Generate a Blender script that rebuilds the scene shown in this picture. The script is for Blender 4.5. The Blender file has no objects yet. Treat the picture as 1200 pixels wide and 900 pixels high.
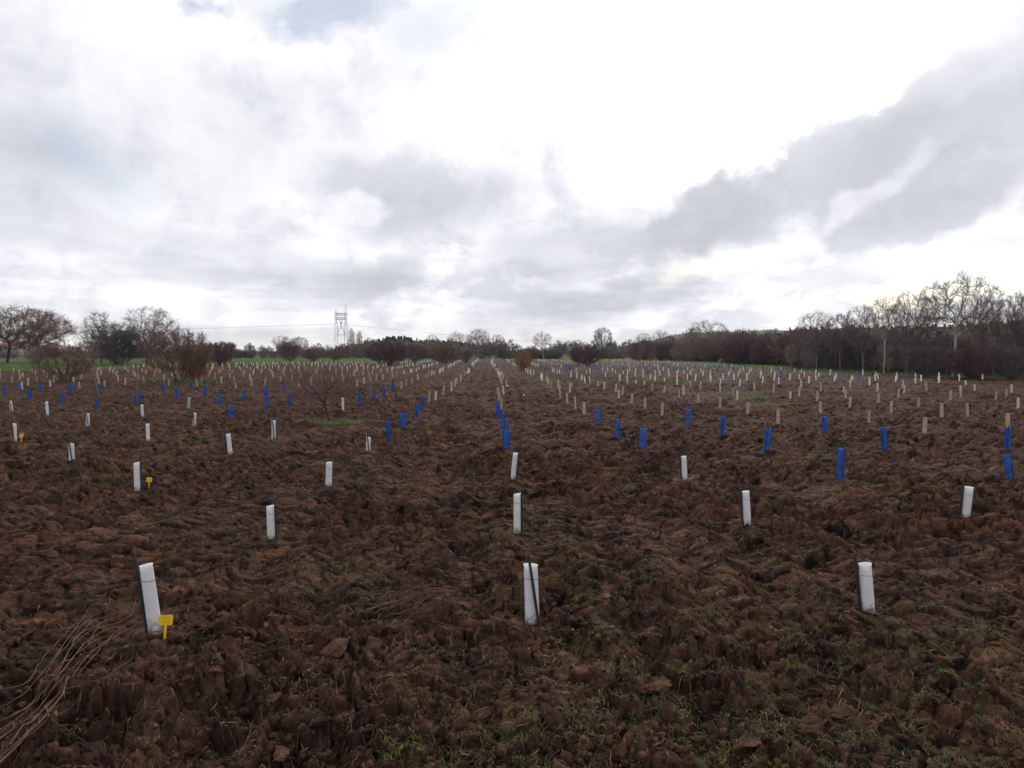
import bpy, bmesh, math, random
import numpy as np
import time
_T0 = time.time()
def lap(s): print('LAP', s, round(time.time() - _T0, 1))
from mathutils import Vector, Matrix, Euler

random.seed(7)
RNG = np.random.default_rng(11)
scene = bpy.context.scene
COL = scene.collection
R = math.radians

# ---------------------------------------------------------------- camera
CAM_Z = 2.8
FPX = 816.0
cam_d = bpy.data.cameras.new("camera")
cam = bpy.data.objects.new("camera", cam_d)
COL.objects.link(cam)
cam_d.sensor_width = 36.0
cam_d.lens = 36.0 * FPX / 1200.0
cam_d.clip_start = 0.1
cam_d.clip_end = 6000
cam.location = (0, 0, CAM_Z)
cam.rotation_euler = (R(90 - 2.81), 0, R(-1.61))
scene.camera = cam
CAMR = Euler(cam.rotation_euler).to_matrix()

def ray(px, py):
    d = CAMR @ Vector((px - 600, 450 - py, -FPX))
    return d.normalized()

def ground_pt(px, py, z=0.0):
    """a spot in the field, read off the photograph as a viewing direction, put on level ground"""
    d = ray(px, py)
    t = (z - CAM_Z) / d.z
    return (d.x * t, d.y * t)

def at_dist(px, dist, py=None):
    """point at a horizontal depth along a bearing; z from the elevation if py is given"""
    d = ray(px, 410 if py is None else py)
    t = dist / d.y
    return Vector((d.x * t, d.y * t, CAM_Z + d.z * t))

# ---------------------------------------------------------------- noise (numpy)
def _hash(ix, iy, seed):
    h = (ix.astype(np.int64) * 374761393 + iy.astype(np.int64) * 668265263 + seed * 1442695041) & 0xFFFFFFFF
    h = ((h ^ (h >> 13)) * 1274126177) & 0xFFFFFFFF
    h = ((h ^ (h >> 16)) * 2246822519) & 0xFFFFFFFF
    h = h ^ (h >> 15)
    return ((h & 0xFFFFFF) / float(0xFFFFFF)).astype(np.float32)

def vnoise(x, y, seed):
    ix = np.floor(x); iy = np.floor(y)
    fx = (x - ix).astype(np.float32); fy = (y - iy).astype(np.float32)
    fx = fx * fx * (3 - 2 * fx); fy = fy * fy * (3 - 2 * fy)
    a = _hash(ix, iy, seed); b = _hash(ix + 1, iy, seed)
    c = _hash(ix, iy + 1, seed); d = _hash(ix + 1, iy + 1, seed)
    return (a * (1 - fx) + b * fx) * (1 - fy) + (c * (1 - fx) + d * fx) * fy

def fbm(x, y, seed, octv=4, gain=0.5):
    s = 0; a = 1.0; t = 0
    for o in range(octv):
        s = s + a * vnoise(x * 2.03 ** o + 17.3 * o, y * 2.03 ** o - 9.1 * o, seed + o)
        t += a; a *= gain
    return s / t - 0.5

TONES = []
def clods(x, y, cell, seed, tilt):
    """overturned sods: every cell is a tilted facet at a height of its own, with gaps between"""
    x = x / cell; y = y / cell
    ix = np.floor(x); iy = np.floor(y)
    f1 = np.full(x.shape, 9.0, np.float32); f2 = np.full(x.shape, 9.0, np.float32)
    val = np.zeros(x.shape, np.float32); tone = np.zeros(x.shape, np.float32)
    for dx in (-1, 0, 1):
        for dy in (-1, 0, 1):
            cx = ix + dx; cy = iy + dy
            px = cx + _hash(cx, cy, seed); py = cy + _hash(cx, cy, seed + 1)
            ex = (x - px).astype(np.float32); ey = (y - py).astype(np.float32)
            d = ex * ex + ey * ey
            v = (_hash(cx, cy, seed + 2) - 0.5) * 1.2 + ((_hash(cx, cy, seed + 3) - .5) * ex + (_hash(cx, cy, seed + 4) - .5) * ey) * tilt
            closer = d < f1
            f2 = np.where(closer, f1, np.minimum(f2, d))
            val = np.where(closer, v, val); tone = np.where(closer, _hash(cx, cy, seed + 7), tone)
            f1 = np.where(closer, d, f1)
    e = np.sqrt(f2) - np.sqrt(f1)
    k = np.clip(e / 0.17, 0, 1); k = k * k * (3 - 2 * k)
    TONES.append(tone * k)  # random tone per clod, times painted shade darkening the gaps between them
    return (val * k - (1 - k) * 0.52) * cell

EDGE_PX = [-400, 0, 150, 300, 480, 577, 750, 830, 900, 950, 1050, 1200, 1500]
EDGE_D = [80, 91, 112, 143, 165, 190, 175, 128, 100, 88, 76, 63.5, 52]
EDGE_T = [(p - 577) / FPX for p in EDGE_PX]
def edge_d(t):
    return np.interp(t, EDGE_T, EDGE_D)

PATCH = []      # grass patches inside the field: x, y, rx, ry
for (px, py, rx, ry) in [(392, 494, 1.7, .8), (352, 492.5, 1.1, .5), (214, 450, 3.6, 2.0), (905, 471.5, 2.1, .9), (870, 464, 2.6, 1.6), (772, 449, 3.5, 1.5),
                         (262, 450, 1.6, 1.0)]:
    gx, gy = ground_pt(px, py)
    PATCH.append((gx, gy, rx, ry))

def meadow_mask(x, y):
    yy = np.maximum(y, 1.0)
    t = x / yy
    n = fbm(x * .12, y * .12, 51, 3) * 9 + fbm(x * .6, y * .6, 57, 3) * 3
    m = np.clip((y + n - edge_d(t)) / 2.0 + .5, 0, 1)
    m = np.where(y < 20, 0, m)
    for (gx, gy, rx, ry) in PATCH:
        q = np.sqrt(((x - gx) / rx) ** 2 + ((y - gy) / ry) ** 2) + fbm(x * 1.3, y * 1.3, 63, 3) * 1.6
        m = np.maximum(m, np.clip((1.0 - q) * 3, 0, 1))
    return m.astype(np.float32)

def height(x, y, detail=True):
    x = np.asarray(x, np.float64); y = np.asarray(y, np.float64)
    far = np.clip((np.hypot(x, y) - 120) / 200, 0, 1)
    big = fbm(x * .07, y * .07, 1, 3) * .30 * np.clip(np.hypot(x, y) / 40, 0.15, 1) + far * fbm(x * .01, y * .01, 2, 2) * 1.0
    m = meadow_mask(x, y)
    soil = 1 - m
    h = big + soil * (fbm(x * .55, y * .5, 3, 4) * .20 + np.sin(x * 6.9 + fbm(x * .3, y * .3, 5, 2) * 2.5) * .045)
    if detail:
        wx = x + fbm(x * 2.6, y * 2.6, 21, 3, .5) * .30; wy = y + fbm(x * 2.6, y * 2.6, 31, 3, .5) * .30
        rough = np.clip(.75 + fbm(x * .45, y * .45, 8, 3) * 1.6, .3, 1.5) * soil
        h = h + rough * (clods(wx * 1.0, wy * 1.25, .62, 101, 2.1) * .17
                         + clods(wx * 1.1, wy * 1.35, .30, 201, 2.3) * .32
                         + clods(wx, wy * 1.2, .135, 301, 2.0) * .28
                         + clods(wx, wy, .06, 401, 2.0) * .22)
        h = h + rough * (fbm(x * 6, y * 6, 14, 3, .5) * .04 + fbm(x * 34, y * 34, 17, 2) * .012)
        h = h + m * fbm(x * 1.6, y * 1.6, 19, 3) * .10
    return h

SURF = {}
def hsurf(x, y):
    """height of the ground sheet as built, read back from its own grid"""
    x = np.asarray(x, np.float64); y = np.asarray(y, np.float64)
    r = np.hypot(x, y); a = np.arctan2(x, y)
    rr = SURF['r']; th = SURF['t']; Z = SURF['z']
    i = np.clip(np.searchsorted(rr, r) - 1, 0, len(rr) - 2); fi = np.clip((r - rr[i]) / (rr[i + 1] - rr[i]), 0, 1)
    j = np.clip(np.searchsorted(th, a) - 1, 0, len(th) - 2); fj = np.clip((a - th[j]) / (th[j + 1] - th[j]), 0, 1)
    return (Z[i, j] * (1 - fj) + Z[i, j + 1] * fj) * (1 - fi) + (Z[i + 1, j] * (1 - fj) + Z[i + 1, j + 1] * fj) * fi
def mmask(x, y):
    x = np.asarray(x, np.float64); y = np.asarray(y, np.float64)
    i = np.clip(np.searchsorted(SURF['r'], np.hypot(x, y)), 0, len(SURF['r']) - 1)
    j = np.clip(np.searchsorted(SURF['t'], np.arctan2(x, y)), 0, len(SURF['t']) - 1)
    return SURF['m'][i, j]
def hz(x, y):
    return float(hsurf(x, y))
def hmax(x, y, r):
    a = np.arange(12) / 12 * 6.283
    return float(np.percentile(hsurf(np.append(x + np.cos(a) * r, x), np.append(y + np.sin(a) * r, y)), 75))

# ---------------------------------------------------------------- mesh helpers
def mesh_np(name, verts, faces, smooth=False):
    """faces: (F,n) int array, all of one size"""
    verts = np.ascontiguousarray(verts, np.float32).reshape(-1, 3)
    faces = np.ascontiguousarray(faces, np.int32)
    me = bpy.data.meshes.new(name)
    F, n = faces.shape
    me.vertices.add(len(verts)); me.vertices.foreach_set("co", verts.ravel())
    me.loops.add(F * n); me.loops.foreach_set("vertex_index", faces.ravel())
    me.polygons.add(F)
    me.polygons.foreach_set("loop_start", np.arange(0, F * n, n, dtype=np.int32))
    me.polygons.foreach_set("loop_total", np.full(F, n, np.int32))
    if smooth:
        me.polygons.foreach_set("use_smooth", np.ones(F, bool))
    me.update(calc_edges=True)
    return me

def obj(name, me, mat=None, parent=None):
    if isinstance(me, bmesh.types.BMesh):
        m = bpy.data.meshes.new(name); me.to_mesh(m); me.free(); me = m
    o = bpy.data.objects.new(name, me)
    COL.objects.link(o)
    if mat is not None:
        if len(me.materials) == 0:
            me.materials.append(mat)
    if parent is not None:
        o.parent = parent
    return o

def empty(name, loc, rz=0):
    o = bpy.data.objects.new(name, None)
    o.empty_display_size = .2
    COL.objects.link(o); o.location = loc; o.rotation_euler = (0, 0, rz)
    return o

def tag(o, label=None, cat=None, group=None, kind=None):
    if label: o["label"] = label
    if cat: o["category"] = cat
    if group: o["group"] = group
    if kind: o["kind"] = kind
    return o

def copy_tree(o, parent=None):
    kids = list(o.children)
    c = o.copy(); COL.objects.link(c)
    if parent is not None:
        c.parent = parent
    for ch in kids:
        copy_tree(ch, c)
    return c

def tubes(polys, sides=3):
    """polys: list of (points (k,3), radii (k,)); grouped by k and skinned as open tubes -> verts, quads"""
    groups = {}
    for p, r in polys:
        groups.setdefault(len(p), []).append((p, r))
    V = []; Fq = []; base = 0
    for k, lst in groups.items():
        P = np.array([a for a, b in lst], np.float32); Rr = np.array([b for a, b in lst], np.float32)
        N = len(P)
        T = np.empty_like(P)
        T[:, 1:-1] = P[:, 2:] - P[:, :-2]; T[:, 0] = P[:, 1] - P[:, 0]; T[:, -1] = P[:, -1] - P[:, -2]
        T /= np.linalg.norm(T, axis=2, keepdims=True) + 1e-9
        ref = np.where(np.abs(T[:, :1, 2:3]) > .8, np.array([[[1., 0, 0]]]), np.array([[[0, 0, 1.]]])).astype(np.float32)
        ref = np.broadcast_to(ref, T.shape)
        A = np.cross(T, ref); A /= np.linalg.norm(A, axis=2, keepdims=True) + 1e-9
        B = np.cross(T, A)
        ang = np.arange(sides) / sides * 2 * math.pi
        ring = P[:, :, None] + Rr[:, :, None, None] * (np.cos(ang)[None, None, :, None] * A[:, :, None] + np.sin(ang)[None, None, :, None] * B[:, :, None])
        V.append(ring.reshape(-1, 3))
        i = np.arange(N)[:, None, None] * k * sides
        j = np.arange(k - 1)[None, :, None] * sides
        s = np.arange(sides)[None, None, :]; s2 = (s + 1) % sides
        q = np.stack([i + j + s, i + j + s2, i + j + sides + s2, i + j + sides + s], -1).reshape(-1, 4) + base
        Fq.append(q); base += N * k * sides
    return np.concatenate(V), np.concatenate(Fq)

def rotz(a):
    c = np.cos(a); s = np.sin(a); z = np.zeros_like(c); o = np.ones_like(c)
    return np.stack([np.stack([c, -s, z], -1), np.stack([s, c, z], -1), np.stack([z, z, o], -1)], -2)

def rot_any(n):
    """n random rotations"""
    q = RNG.normal(size=(n, 4)); q /= np.linalg.norm(q, axis=1, keepdims=True)
    w, x, y, z = q.T
    return np.stack([np.stack([1 - 2 * (y * y + z * z), 2 * (x * y - z * w), 2 * (x * z + y * w)], -1),
                     np.stack([2 * (x * y + z * w), 1 - 2 * (x * x + z * z), 2 * (y * z - x * w)], -1),
                     np.stack([2 * (x * z - y * w), 2 * (y * z + x * w), 1 - 2 * (x * x + y * y)], -1)], -2)

def scatter_mesh(v, f, M, T):
    """v (V,3), f (F,n); M (N,3,3), T (N,3)"""
    out = np.einsum('nij,vj->nvi', M, v) + T[:, None]
    N = len(T)
    F = (f[None] + (np.arange(N) * len(v))[:, None, None]).reshape(-1, f.shape[1])
    return out.reshape(-1, 3), F

# ---------------------------------------------------------------- materials
def mat(name):
    m = bpy.data.materials.new(name); m.use_nodes = True
    nt = m.node_tree; b = nt.nodes["Principled BSDF"]
    return m, nt, b

def N(nt, t, **kw):
    n = nt.nodes.new(t)
    for k, v in kw.items():
        if k.startswith("i_"):
            n.inputs[k[2:].replace("_", " ")].default_value = v
        else:
            setattr(n, k, v)
    return n

def ramp(nt, src, stops):
    r = nt.nodes.new("ShaderNodeValToRGB")
    e = r.color_ramp.elements
    while len(e) < len(stops): e.new(.5)
    for i, (p, c) in enumerate(stops):
        e[i].position = p; e[i].color = (*c, 1) if len(c) == 3 else c
    nt.links.new(src, r.inputs[0])
    return r.outputs[0]

def simple(name, col, rough=.6, var=.15, scale=8.0, spec=.3, island=0.0, bump=0.0, transl=0.0):
    m, nt, b = mat(name)
    tc = N(nt, "ShaderNodeTexCoord")
    no = N(nt, "ShaderNodeTexNoise"); no.inputs["Scale"].default_value = scale; no.inputs["Detail"].default_value = 6
    nt.links.new(tc.outputs["Object"], no.inputs["Vector"])
    lo = tuple(c * (1 - var * 1.6) for c in col); hi = tuple(min(1, c * (1 + var * 1.6)) for c in col)
    out = ramp(nt, no.outputs["Fac"], [(.3, lo), (.7, hi)])
    if island:
        g = N(nt, "ShaderNodeNewGeometry")
        mr = N(nt, "ShaderNodeMapRange"); mr.inputs["To Min"].default_value = 1 - island; mr.inputs["To Max"].default_value = 1 + island
        nt.links.new(g.outputs["Random Per Island"], mr.inputs["Value"])
        mx = N(nt, "ShaderNodeVectorMath", operation='SCALE')
        nt.links.new(out, mx.inputs[0]); nt.links.new(mr.outputs[0], mx.inputs["Scale"])
        out = mx.outputs[0]
    nt.links.new(out, b.inputs["Base Color"])
    b.inputs["Roughness"].default_value = rough
    b.inputs["Specular IOR Level"].default_value = spec
    if bump:
        bp = N(nt, "ShaderNodeBump"); bp.inputs["Strength"].default_value = bump; bp.inputs["Distance"].default_value = .02
        nt.links.new(no.outputs["Fac"], bp.inputs["Height"]); nt.links.new(bp.outputs[0], b.inputs["Normal"])
    if transl:
        tr = N(nt, "ShaderNodeBsdfTranslucent"); nt.links.new(out, tr.inputs["Color"])
        ms = N(nt, "ShaderNodeMixShader"); ms.inputs[0].default_value = transl
        nt.links.new(b.outputs[0], ms.inputs[1]); nt.links.new(tr.outputs[0], ms.inputs[2])
        nt.links.new(ms.outputs[0], nt.nodes["Material Output"].inputs["Surface"])
    return m

def soil_material():
    m, nt, b = mat("ploughed_soil")
    L = nt.links.new
    tc = N(nt, "ShaderNodeTexCoord")
    def noise(s, d=5, rough=.6):
        n = N(nt, "ShaderNodeTexNoise"); n.inputs["Scale"].default_value = s; n.inputs["Detail"].default_value = d; n.inputs["Roughness"].default_value = rough
        L(tc.outputs["Object"], n.inputs["Vector"]); return n.outputs["Fac"]
    n1 = noise(.9, 8, .7); n2 = noise(11, 8, .75); n3 = noise(.16, 4); n4 = noise(3.1, 8, .7); n5 = noise(60, 5, .7)
    c1 = ramp(nt, n2, [(.28, (.022, .0108, .0080)), (.48, (.050, .0255, .0185)), (.62, (.086, .0465, .0335)), (.76, (.150, .092, .068))])
    c2 = ramp(nt, n1, [(.34, (.55, .55, .60)), (.5, (1, .98, .98)), (.64, (1.5, 1.28, 1.08))])
    mu = N(nt, "ShaderNodeMix", data_type='RGBA', blend_type='MULTIPLY'); mu.inputs[0].default_value = 1
    L(c1, mu.inputs[6]); L(c2, mu.inputs[7])
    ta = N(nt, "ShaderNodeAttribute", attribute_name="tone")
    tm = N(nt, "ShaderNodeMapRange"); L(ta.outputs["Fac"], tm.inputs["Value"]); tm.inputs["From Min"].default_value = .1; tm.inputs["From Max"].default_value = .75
    tm.inputs["To Min"].default_value = .13; tm.inputs["To Max"].default_value = 1.95  # widens clod tone contrast; the low end paints shade into the gaps
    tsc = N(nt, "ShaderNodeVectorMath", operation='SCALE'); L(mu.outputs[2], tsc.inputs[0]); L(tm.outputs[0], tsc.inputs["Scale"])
    # thin green film of moss and sprouting weeds
    gm = ramp(nt, n4, [(.50, (0, 0, 0)), (.60, (1, 1, 1))])
    gb = ramp(nt, n3, [(.40, (.12, .12, .12)), (.62, (1, 1, 1))])
    gmul = N(nt, "ShaderNodeMath", operation='MULTIPLY'); L(gm, gmul.inputs[0]); L(gb, gmul.inputs[1])
    gmul2 = N(nt, "ShaderNodeMath", operation='MULTIPLY'); L(gmul.outputs[0], gmul2.inputs[0]); gmul2.inputs[1].default_value = .36
    mx = N(nt, "ShaderNodeMix", data_type='RGBA'); L(gmul2.outputs[0], mx.inputs[0]); L(tsc.outputs[0], mx.inputs[6]); mx.inputs[7].default_value = (.105, .092, .030, 1)
    # meadow
    at = N(nt, "ShaderNodeAttribute", attribute_name="meadow")
    gcol = ramp(nt, n4, [(.3, (.030, .045, .012)), (.5, (.062, .092, .024)), (.62, (.09, .115, .032)), (.75, (.12, .105, .045))])
    mx2 = N(nt, "ShaderNodeMix", data_type='RGBA'); L(at.outputs["Fac"], mx2.inputs[0]); L(mx.outputs[2], mx2.inputs[6]); L(gcol, mx2.inputs[7])
    L(mx2.outputs[2], b.inputs["Base Color"])
    b.inputs["Roughness"].default_value = .85
    b.inputs["Specular IOR Level"].default_value = .06
    ad = N(nt, "ShaderNodeMath", operation='ADD'); L(n2, ad.inputs[0])
    m5 = N(nt, "ShaderNodeMath", operation='MULTIPLY'); L(n5, m5.inputs[0]); m5.inputs[1].default_value = .35
    L(m5.outputs[0], ad.inputs[1])
    bp = N(nt, "ShaderNodeBump"); bp.inputs["Strength"].default_value = 1.0; bp.inputs["Distance"].default_value = .035
    L(ad.outputs[0], bp.inputs["Height"]); L(bp.outputs[0], b.inputs["Normal"])
    return m

M_SOIL = soil_material()
M_CLOD = simple("soil_clod", (.075, .043, .031), .9, .35, 9, .15, island=.35, bump=.6)
M_WHITE = simple("white_polypropylene", (.90, .90, .92), .45, .03, 5, .4, transl=.45)
def muddy(m, z0=.16):
    nt = m.node_tree; b = nt.nodes["Principled BSDF"]; L = nt.links.new
    src = b.inputs["Base Color"].links[0].from_socket
    tc = N(nt, "ShaderNodeTexCoord"); sp = N(nt, "ShaderNodeSeparateXYZ"); L(tc.outputs["Object"], sp.inputs[0])
    oi = N(nt, "ShaderNodeObjectInfo"); va = N(nt, "ShaderNodeVectorMath", operation='ADD'); L(tc.outputs["Object"], va.inputs[0]); L(oi.outputs["Location"], va.inputs[1])
    no = N(nt, "ShaderNodeTexNoise"); no.inputs["Scale"].default_value = 26; no.inputs["Detail"].default_value = 8; no.inputs["Roughness"].default_value = .7; L(va.outputs[0], no.inputs["Vector"])
    a = N(nt, "ShaderNodeMath", operation='MULTIPLY'); L(no.outputs["Fac"], a.inputs[0]); a.inputs[1].default_value = z0 * 2.6
    d = N(nt, "ShaderNodeMath", operation='SUBTRACT'); L(a.outputs[0], d.inputs[0]); L(sp.outputs["Z"], d.inputs[1])
    mr = N(nt, "ShaderNodeMapRange"); L(d.outputs[0], mr.inputs["Value"]); mr.inputs["From Min"].default_value = z0 * .55; mr.inputs["From Max"].default_value = z0 * 1.1; mr.inputs["To Max"].default_value = .85
    mx = N(nt, "ShaderNodeMix", data_type='RGBA'); L(mr.outputs[0], mx.inputs[0]); L(src, mx.inputs[6]); mx.inputs[7].default_value = (.16, .10, .07, 1)
    for l in list(src.links):
        if l.to_node != mx: L(mx.outputs[2], l.to_socket)
muddy(M_WHITE)
M_WHITEFAR = simple("weathered_white_plastic", (.84, .82, .76), .5, .04, 5, .3, island=.08, transl=.2)
M_BEIGE = simple("beige_plastic", (.46, .35, .29), .6, .10, 5, .3, island=.12, transl=.2)
M_BEIGE2 = simple("pale_beige_plastic", (.62, .52, .40), .6, .08, 5, .3, island=.1, transl=.2)
M_BLUE = simple("blue_netting", (.03, .19, .70), .5, .25, 6, .4, transl=.4)
M_BLACK = simple("black_stake", (.018, .018, .02), .6, .2, 20, .3)
M_WIRE = simple("dark_wire", (.05, .05, .055), .5, .1, 20, .4)
M_YELLOW = simple("yellow_plastic", (.72, .42, .015), .45, .06, 12, .4)
M_INK = simple("faded_ink", (.22, .12, .02), .7, .1, 30, .2)
M_GRASS = simple("green_weed_blades", (.10, .165, .034), .6, .25, 3, .2, island=.45, transl=.3)
M_OLIVE = simple("dull_olive_moss_blades", (.12, .12, .035), .7, .3, 3, .2, island=.45, transl=.2)
M_MEADOW = simple("meadow_grass_blades", (.085, .140, .028), .6, .25, .5, .2, island=.4, transl=.3)
M_PATCH = simple("patch_grass_blades", (.10, .105, .035), .6, .35, 1.5, .2, island=.5, transl=.3)
M_STRAW = simple("dry_straw", (.20, .135, .075), .8, .25, 5, .15, island=.6)
M_ROOT = simple("brown_root_fibre", (.085, .05, .034), .85, .3, 5, .15, island=.5)
M_STICK = simple("dry_stick_bark", (.105, .055, .034), .75, .35, 14, .25)
M_STICKD = simple("dark_stick_bark", (.09, .05, .035), .8, .35, 14, .2)
M_BARK = simple("grey_bark", (.19, .16, .145), .9, .3, 2, .15)
M_BARKP = simple("pale_bark", (.34, .31, .28), .9, .25, 2, .15)
M_BARKD = simple("dark_bark", (.055, .042, .036), .9, .3, 3, .15)
M_TWG = simple("grey_brown_twigs", (.15, .118, .105), .9, .2, 1, .1, island=.3)
M_TWP = simple("pale_twigs", (.22, .185, .155), .9, .2, 1, .1, island=.3)
M_TWR = simple("reddish_twigs", (.175, .105, .088), .9, .2, 1, .1, island=.3)
M_TWO = simple("orange_brown_twigs", (.23, .125, .062), .9, .2, 1, .1, island=.3)
M_TWM = simple("maroon_twigs", (.115, .068, .070), .9, .2, 1, .1, island=.3)
M_TWD = simple("dark_purplish_twigs", (.112, .092, .094), .9, .2, 1, .1, island=.3)
M_TWF = simple("far_wood_twigs", (.155, .130, .132), .9, .25, .05, .1, island=.35)
M_TWH = simple("brown_mauve_twigs", (.175, .118, .108), .9, .35, .08, .1, island=.35)
M_TWL = simple("light_grey_stems", (.24, .205, .19), .9, .25, .1, .1, island=.35)
M_TWY = simple("yellowish_twigs", (.20, .155, .07), .9, .2, 1, .1, island=.3)
M_PINE = simple("dark_pine_foliage", (.062, .070, .050), .9, .35, .6, .1, island=.4)
M_STEEL = simple("galvanised_steel", (.42, .46, .48), .4, .1, 1, .5)
M_ROOF = simple("red_roof_tiles", (.42, .15, .10), .8, .2, 1, .2)
M_WALLC = simple("cream_render", (.62, .54, .46), .8, .06, 1, .2)
M_GLASS = simple("dark_window_glass", (.03, .035, .045), .15, .1, 1, .6)
M_HILL = simple("wooded_hill", (.030, .032, .024), .95, .35, .05, .1, bump=.5)
M_HILLF = simple("grassy_hill", (.115, .125, .105), .95, .25, .02, .1, bump=.3)
M_BIRD = simple("dark_feathers", (.03, .03, .035), .8, .2, 10, .2)
M_PAPER = simple("white_scrap", (.75, .74, .72), .7, .05, 10, .2)
M_PLAST = simple("black_plastic_sheet", (.018, .019, .02), .8, .2, 10, .1)

lap('- ground sheet')
# (px base, py base, py top, px top, variant, stake azimuth) read off the photograph
W = [(183, 742, 661, 172, 0, 0), (624, 728, 658, 622, 1, 0), (1018, 716, 659, 1014, 0, 0), (318, 630, 592, 317, 2, 0), (606, 624, 578, 606, 2, 0),
     (876, 614, 574, 874, 0, 0), (1130, 608, 572, 1133, 0, .3), (161, 574, 541, 160, 2, .4), (385, 569, 541, 386, 1, 3.0), (601, 561, 530, 604, 2, -.3),
     (802.5, 563, 535, 801, 0, 0), (84, 538.5, 515, 84, 1, 0), (270, 532, 508, 268, 0, .2), (431, 529, 512, 432, 1, -.2), (17.6, 517, 496, 17, 1, -.5),
     (173.5, 515, 495.5, 173, 2, 2), (320.5, 515, 493, 321, 1, -.2), (13.7, 480.5, 468, 13, 1, 0), (56, 489, 473, 55, 2, 1), (103, 500, 484, 103.5, 1, 0),
     (167, 489, 475.5, 167, 2, 2), (221, 479, 466, 222, 0, 2), (227.5, 499.5, 484, 229, 1, -.4), (402, 480, 465, 402, 2, 2)]
B = [(5.9, 464), (23.7, 457), (34, 468), (46.7, 460), (74, 475.5), (82.7, 464), (87, 458), (113.6, 480), (116, 459), (158, 474.7), (164, 470), (191, 460), (208, 469),
     (224.8, 457), (240, 464), (255, 474.4), (271, 489.3), (285.6, 467.5), (311.7, 480.8), (312.5, 464), (333, 458), (340, 473), (360, 467), (423, 474.7), (438, 469.3),
     (450, 463), (460.5, 459.5), (455, 514.7), (473.6, 500.5), (487.5, 489.3), (494.4, 479), (594.5, 529), (591, 514), (588, 502), (584.3, 489), (700.4, 496),
     (723, 511.6), (752, 526), (806.7, 496.4), (845, 511), (897, 527.7), (967, 508), (1037, 527.7), (985, 561), (1180, 528), (1184, 559)]
E = [(587.3, 479.5), (585, 470), (583.5, 464), (684.4, 486), (674, 479.6), (664.7, 473), (656.8, 467.7), (755.7, 478.7), (740.4, 473), (725, 467), (775.5, 485.3), (818, 471.7), (795.5, 467),
     (844, 478), (876, 485.3), (864, 468.3), (911.7, 494.4), (961, 483.7), (1018, 496.7), (1045, 485), (996, 477), (1029, 474), (957.6, 472), (926, 468), (991, 468),
     (1083, 509), (1103.5, 489.7), (1133.5, 485.8), (1075.5, 479.5), (1181, 503), (1193, 477), (1114, 467.8), (1126, 466), (1167, 468), (1179, 466), (1053, 468), (502.8, 471),
     (510.5, 467.5)]
def base_xy(px, py):
    # put the foot on the soil surface seen in that direction
    x, y = ground_pt(px, py)
    for _ in range(3):
        x, y = ground_pt(px, py, float(height(np.array([x]), np.array([y]), False)[0]))
    return x, y
SPOTS = [base_xy(q[0], q[1]) for q in W + B + E]
# ---------------------------------------------------------------- ground sheet
def build_ground():
    t = np.linspace(-R(47), R(47), 1060)
    back = np.linspace(R(47), 2 * math.pi - R(47), 60)[1:-1]
    th = np.concatenate([t, back]) + R(1.6)
    rr = [0.35]
    r = .35
    while r < 1500:
        if r < 3.4: dr = .08
        elif r < 12: dr = .019
        elif r < 30: dr = .019 + (r - 12) / 18 * .055
        elif r < 150: dr = .074 + (r - 30) / 120 * .32
        else: dr = .4 + (r - 150) * .06
        r += dr; rr.append(r)
    rr = np.array(rr)
    TH, RR = np.meshgrid(th, rr)
    X = np.sin(TH) * RR; Y = np.cos(TH) * RR
    Z = np.empty_like(X); TN = np.empty_like(X)
    n = 200
    for a in range(0, len(rr), n):
        TONES.clear()
        Z[a:a + n] = height(X[a:a + n], Y[a:a + n])
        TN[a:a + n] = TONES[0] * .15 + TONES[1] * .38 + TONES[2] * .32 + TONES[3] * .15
    fade = np.clip((RR - 2.2) / 1.2, 0, 1)
    Z = Z * fade + (1 - fade) * 0.0
    # the soil is trodden level round every planting spot
    for (gx, gy) in SPOTS:
        rad = .30
        ri = np.where((rr > math.hypot(gx, gy) - 3 * rad) & (rr < math.hypot(gx, gy) + 3 * rad))[0]
        aa = math.atan2(gx, gy); w_ = 3 * rad / math.hypot(gx, gy)
        ci = np.where(np.abs(th - aa) < w_)[0]
        if len(ri) == 0 or len(ci) == 0: continue
        sub = np.ix_(ri, ci)
        k = np.exp(-((X[sub] - gx) ** 2 + (Y[sub] - gy) ** 2) / rad ** 2) * .9
        zb = float(height(np.array([gx]), np.array([gy]), False)[0])
        Z[sub] = Z[sub] * (1 - k) + (zb + (Z[sub] - zb) * .15) * k
    K = len(rr); W = len(th)
    MM = meadow_mask(X, Y)
    nf = len(t)
    SURF.update(r=rr, t=th[:nf], z=Z[:, :nf].copy(), m=MM[:, :nf])
    V = np.stack([X, Y, Z], -1).reshape(-1, 3)
    i = np.arange(K - 1)[:, None] * W; j = np.arange(W)[None]; j2 = (j + 1) % W
    F = np.stack([i + j, i + j2, i + W + j2, i + W + j], -1).reshape(-1, 4)[:, ::-1]
    # centre cap
    c = len(V)
    V = np.concatenate([V, [[0, 0, 0]]])
    jj = np.arange(W)
    cap = np.stack([jj, (jj + 1) % W, np.full(W, c), np.full(W, c)], -1)
    me = mesh_np("ground", V, F, smooth=False)
    a2 = me.attributes.new("tone", 'FLOAT', 'POINT'); a2.data.foreach_set("value", np.append(TN.ravel(), .4).astype(np.float32))
    at = me.attributes.new("meadow", 'FLOAT', 'POINT')
    mm = np.concatenate([MM.ravel(), [0]]).astype(np.float32)
    at.data.foreach_set("value", mm)
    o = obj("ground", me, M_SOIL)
    o["kind"] = "structure"
    # small floor patch under the drone so that the sheet has no hole
    capm = mesh_np("soil_patch", V, np.stack([(jj + 1) % W, jj, np.full(W, c)], -1))
    o2 = obj("soil_under_camera", capm, M_SOIL); o2["kind"] = "structure"
    return o
build_ground()

lap('--- loose soil')
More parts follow.
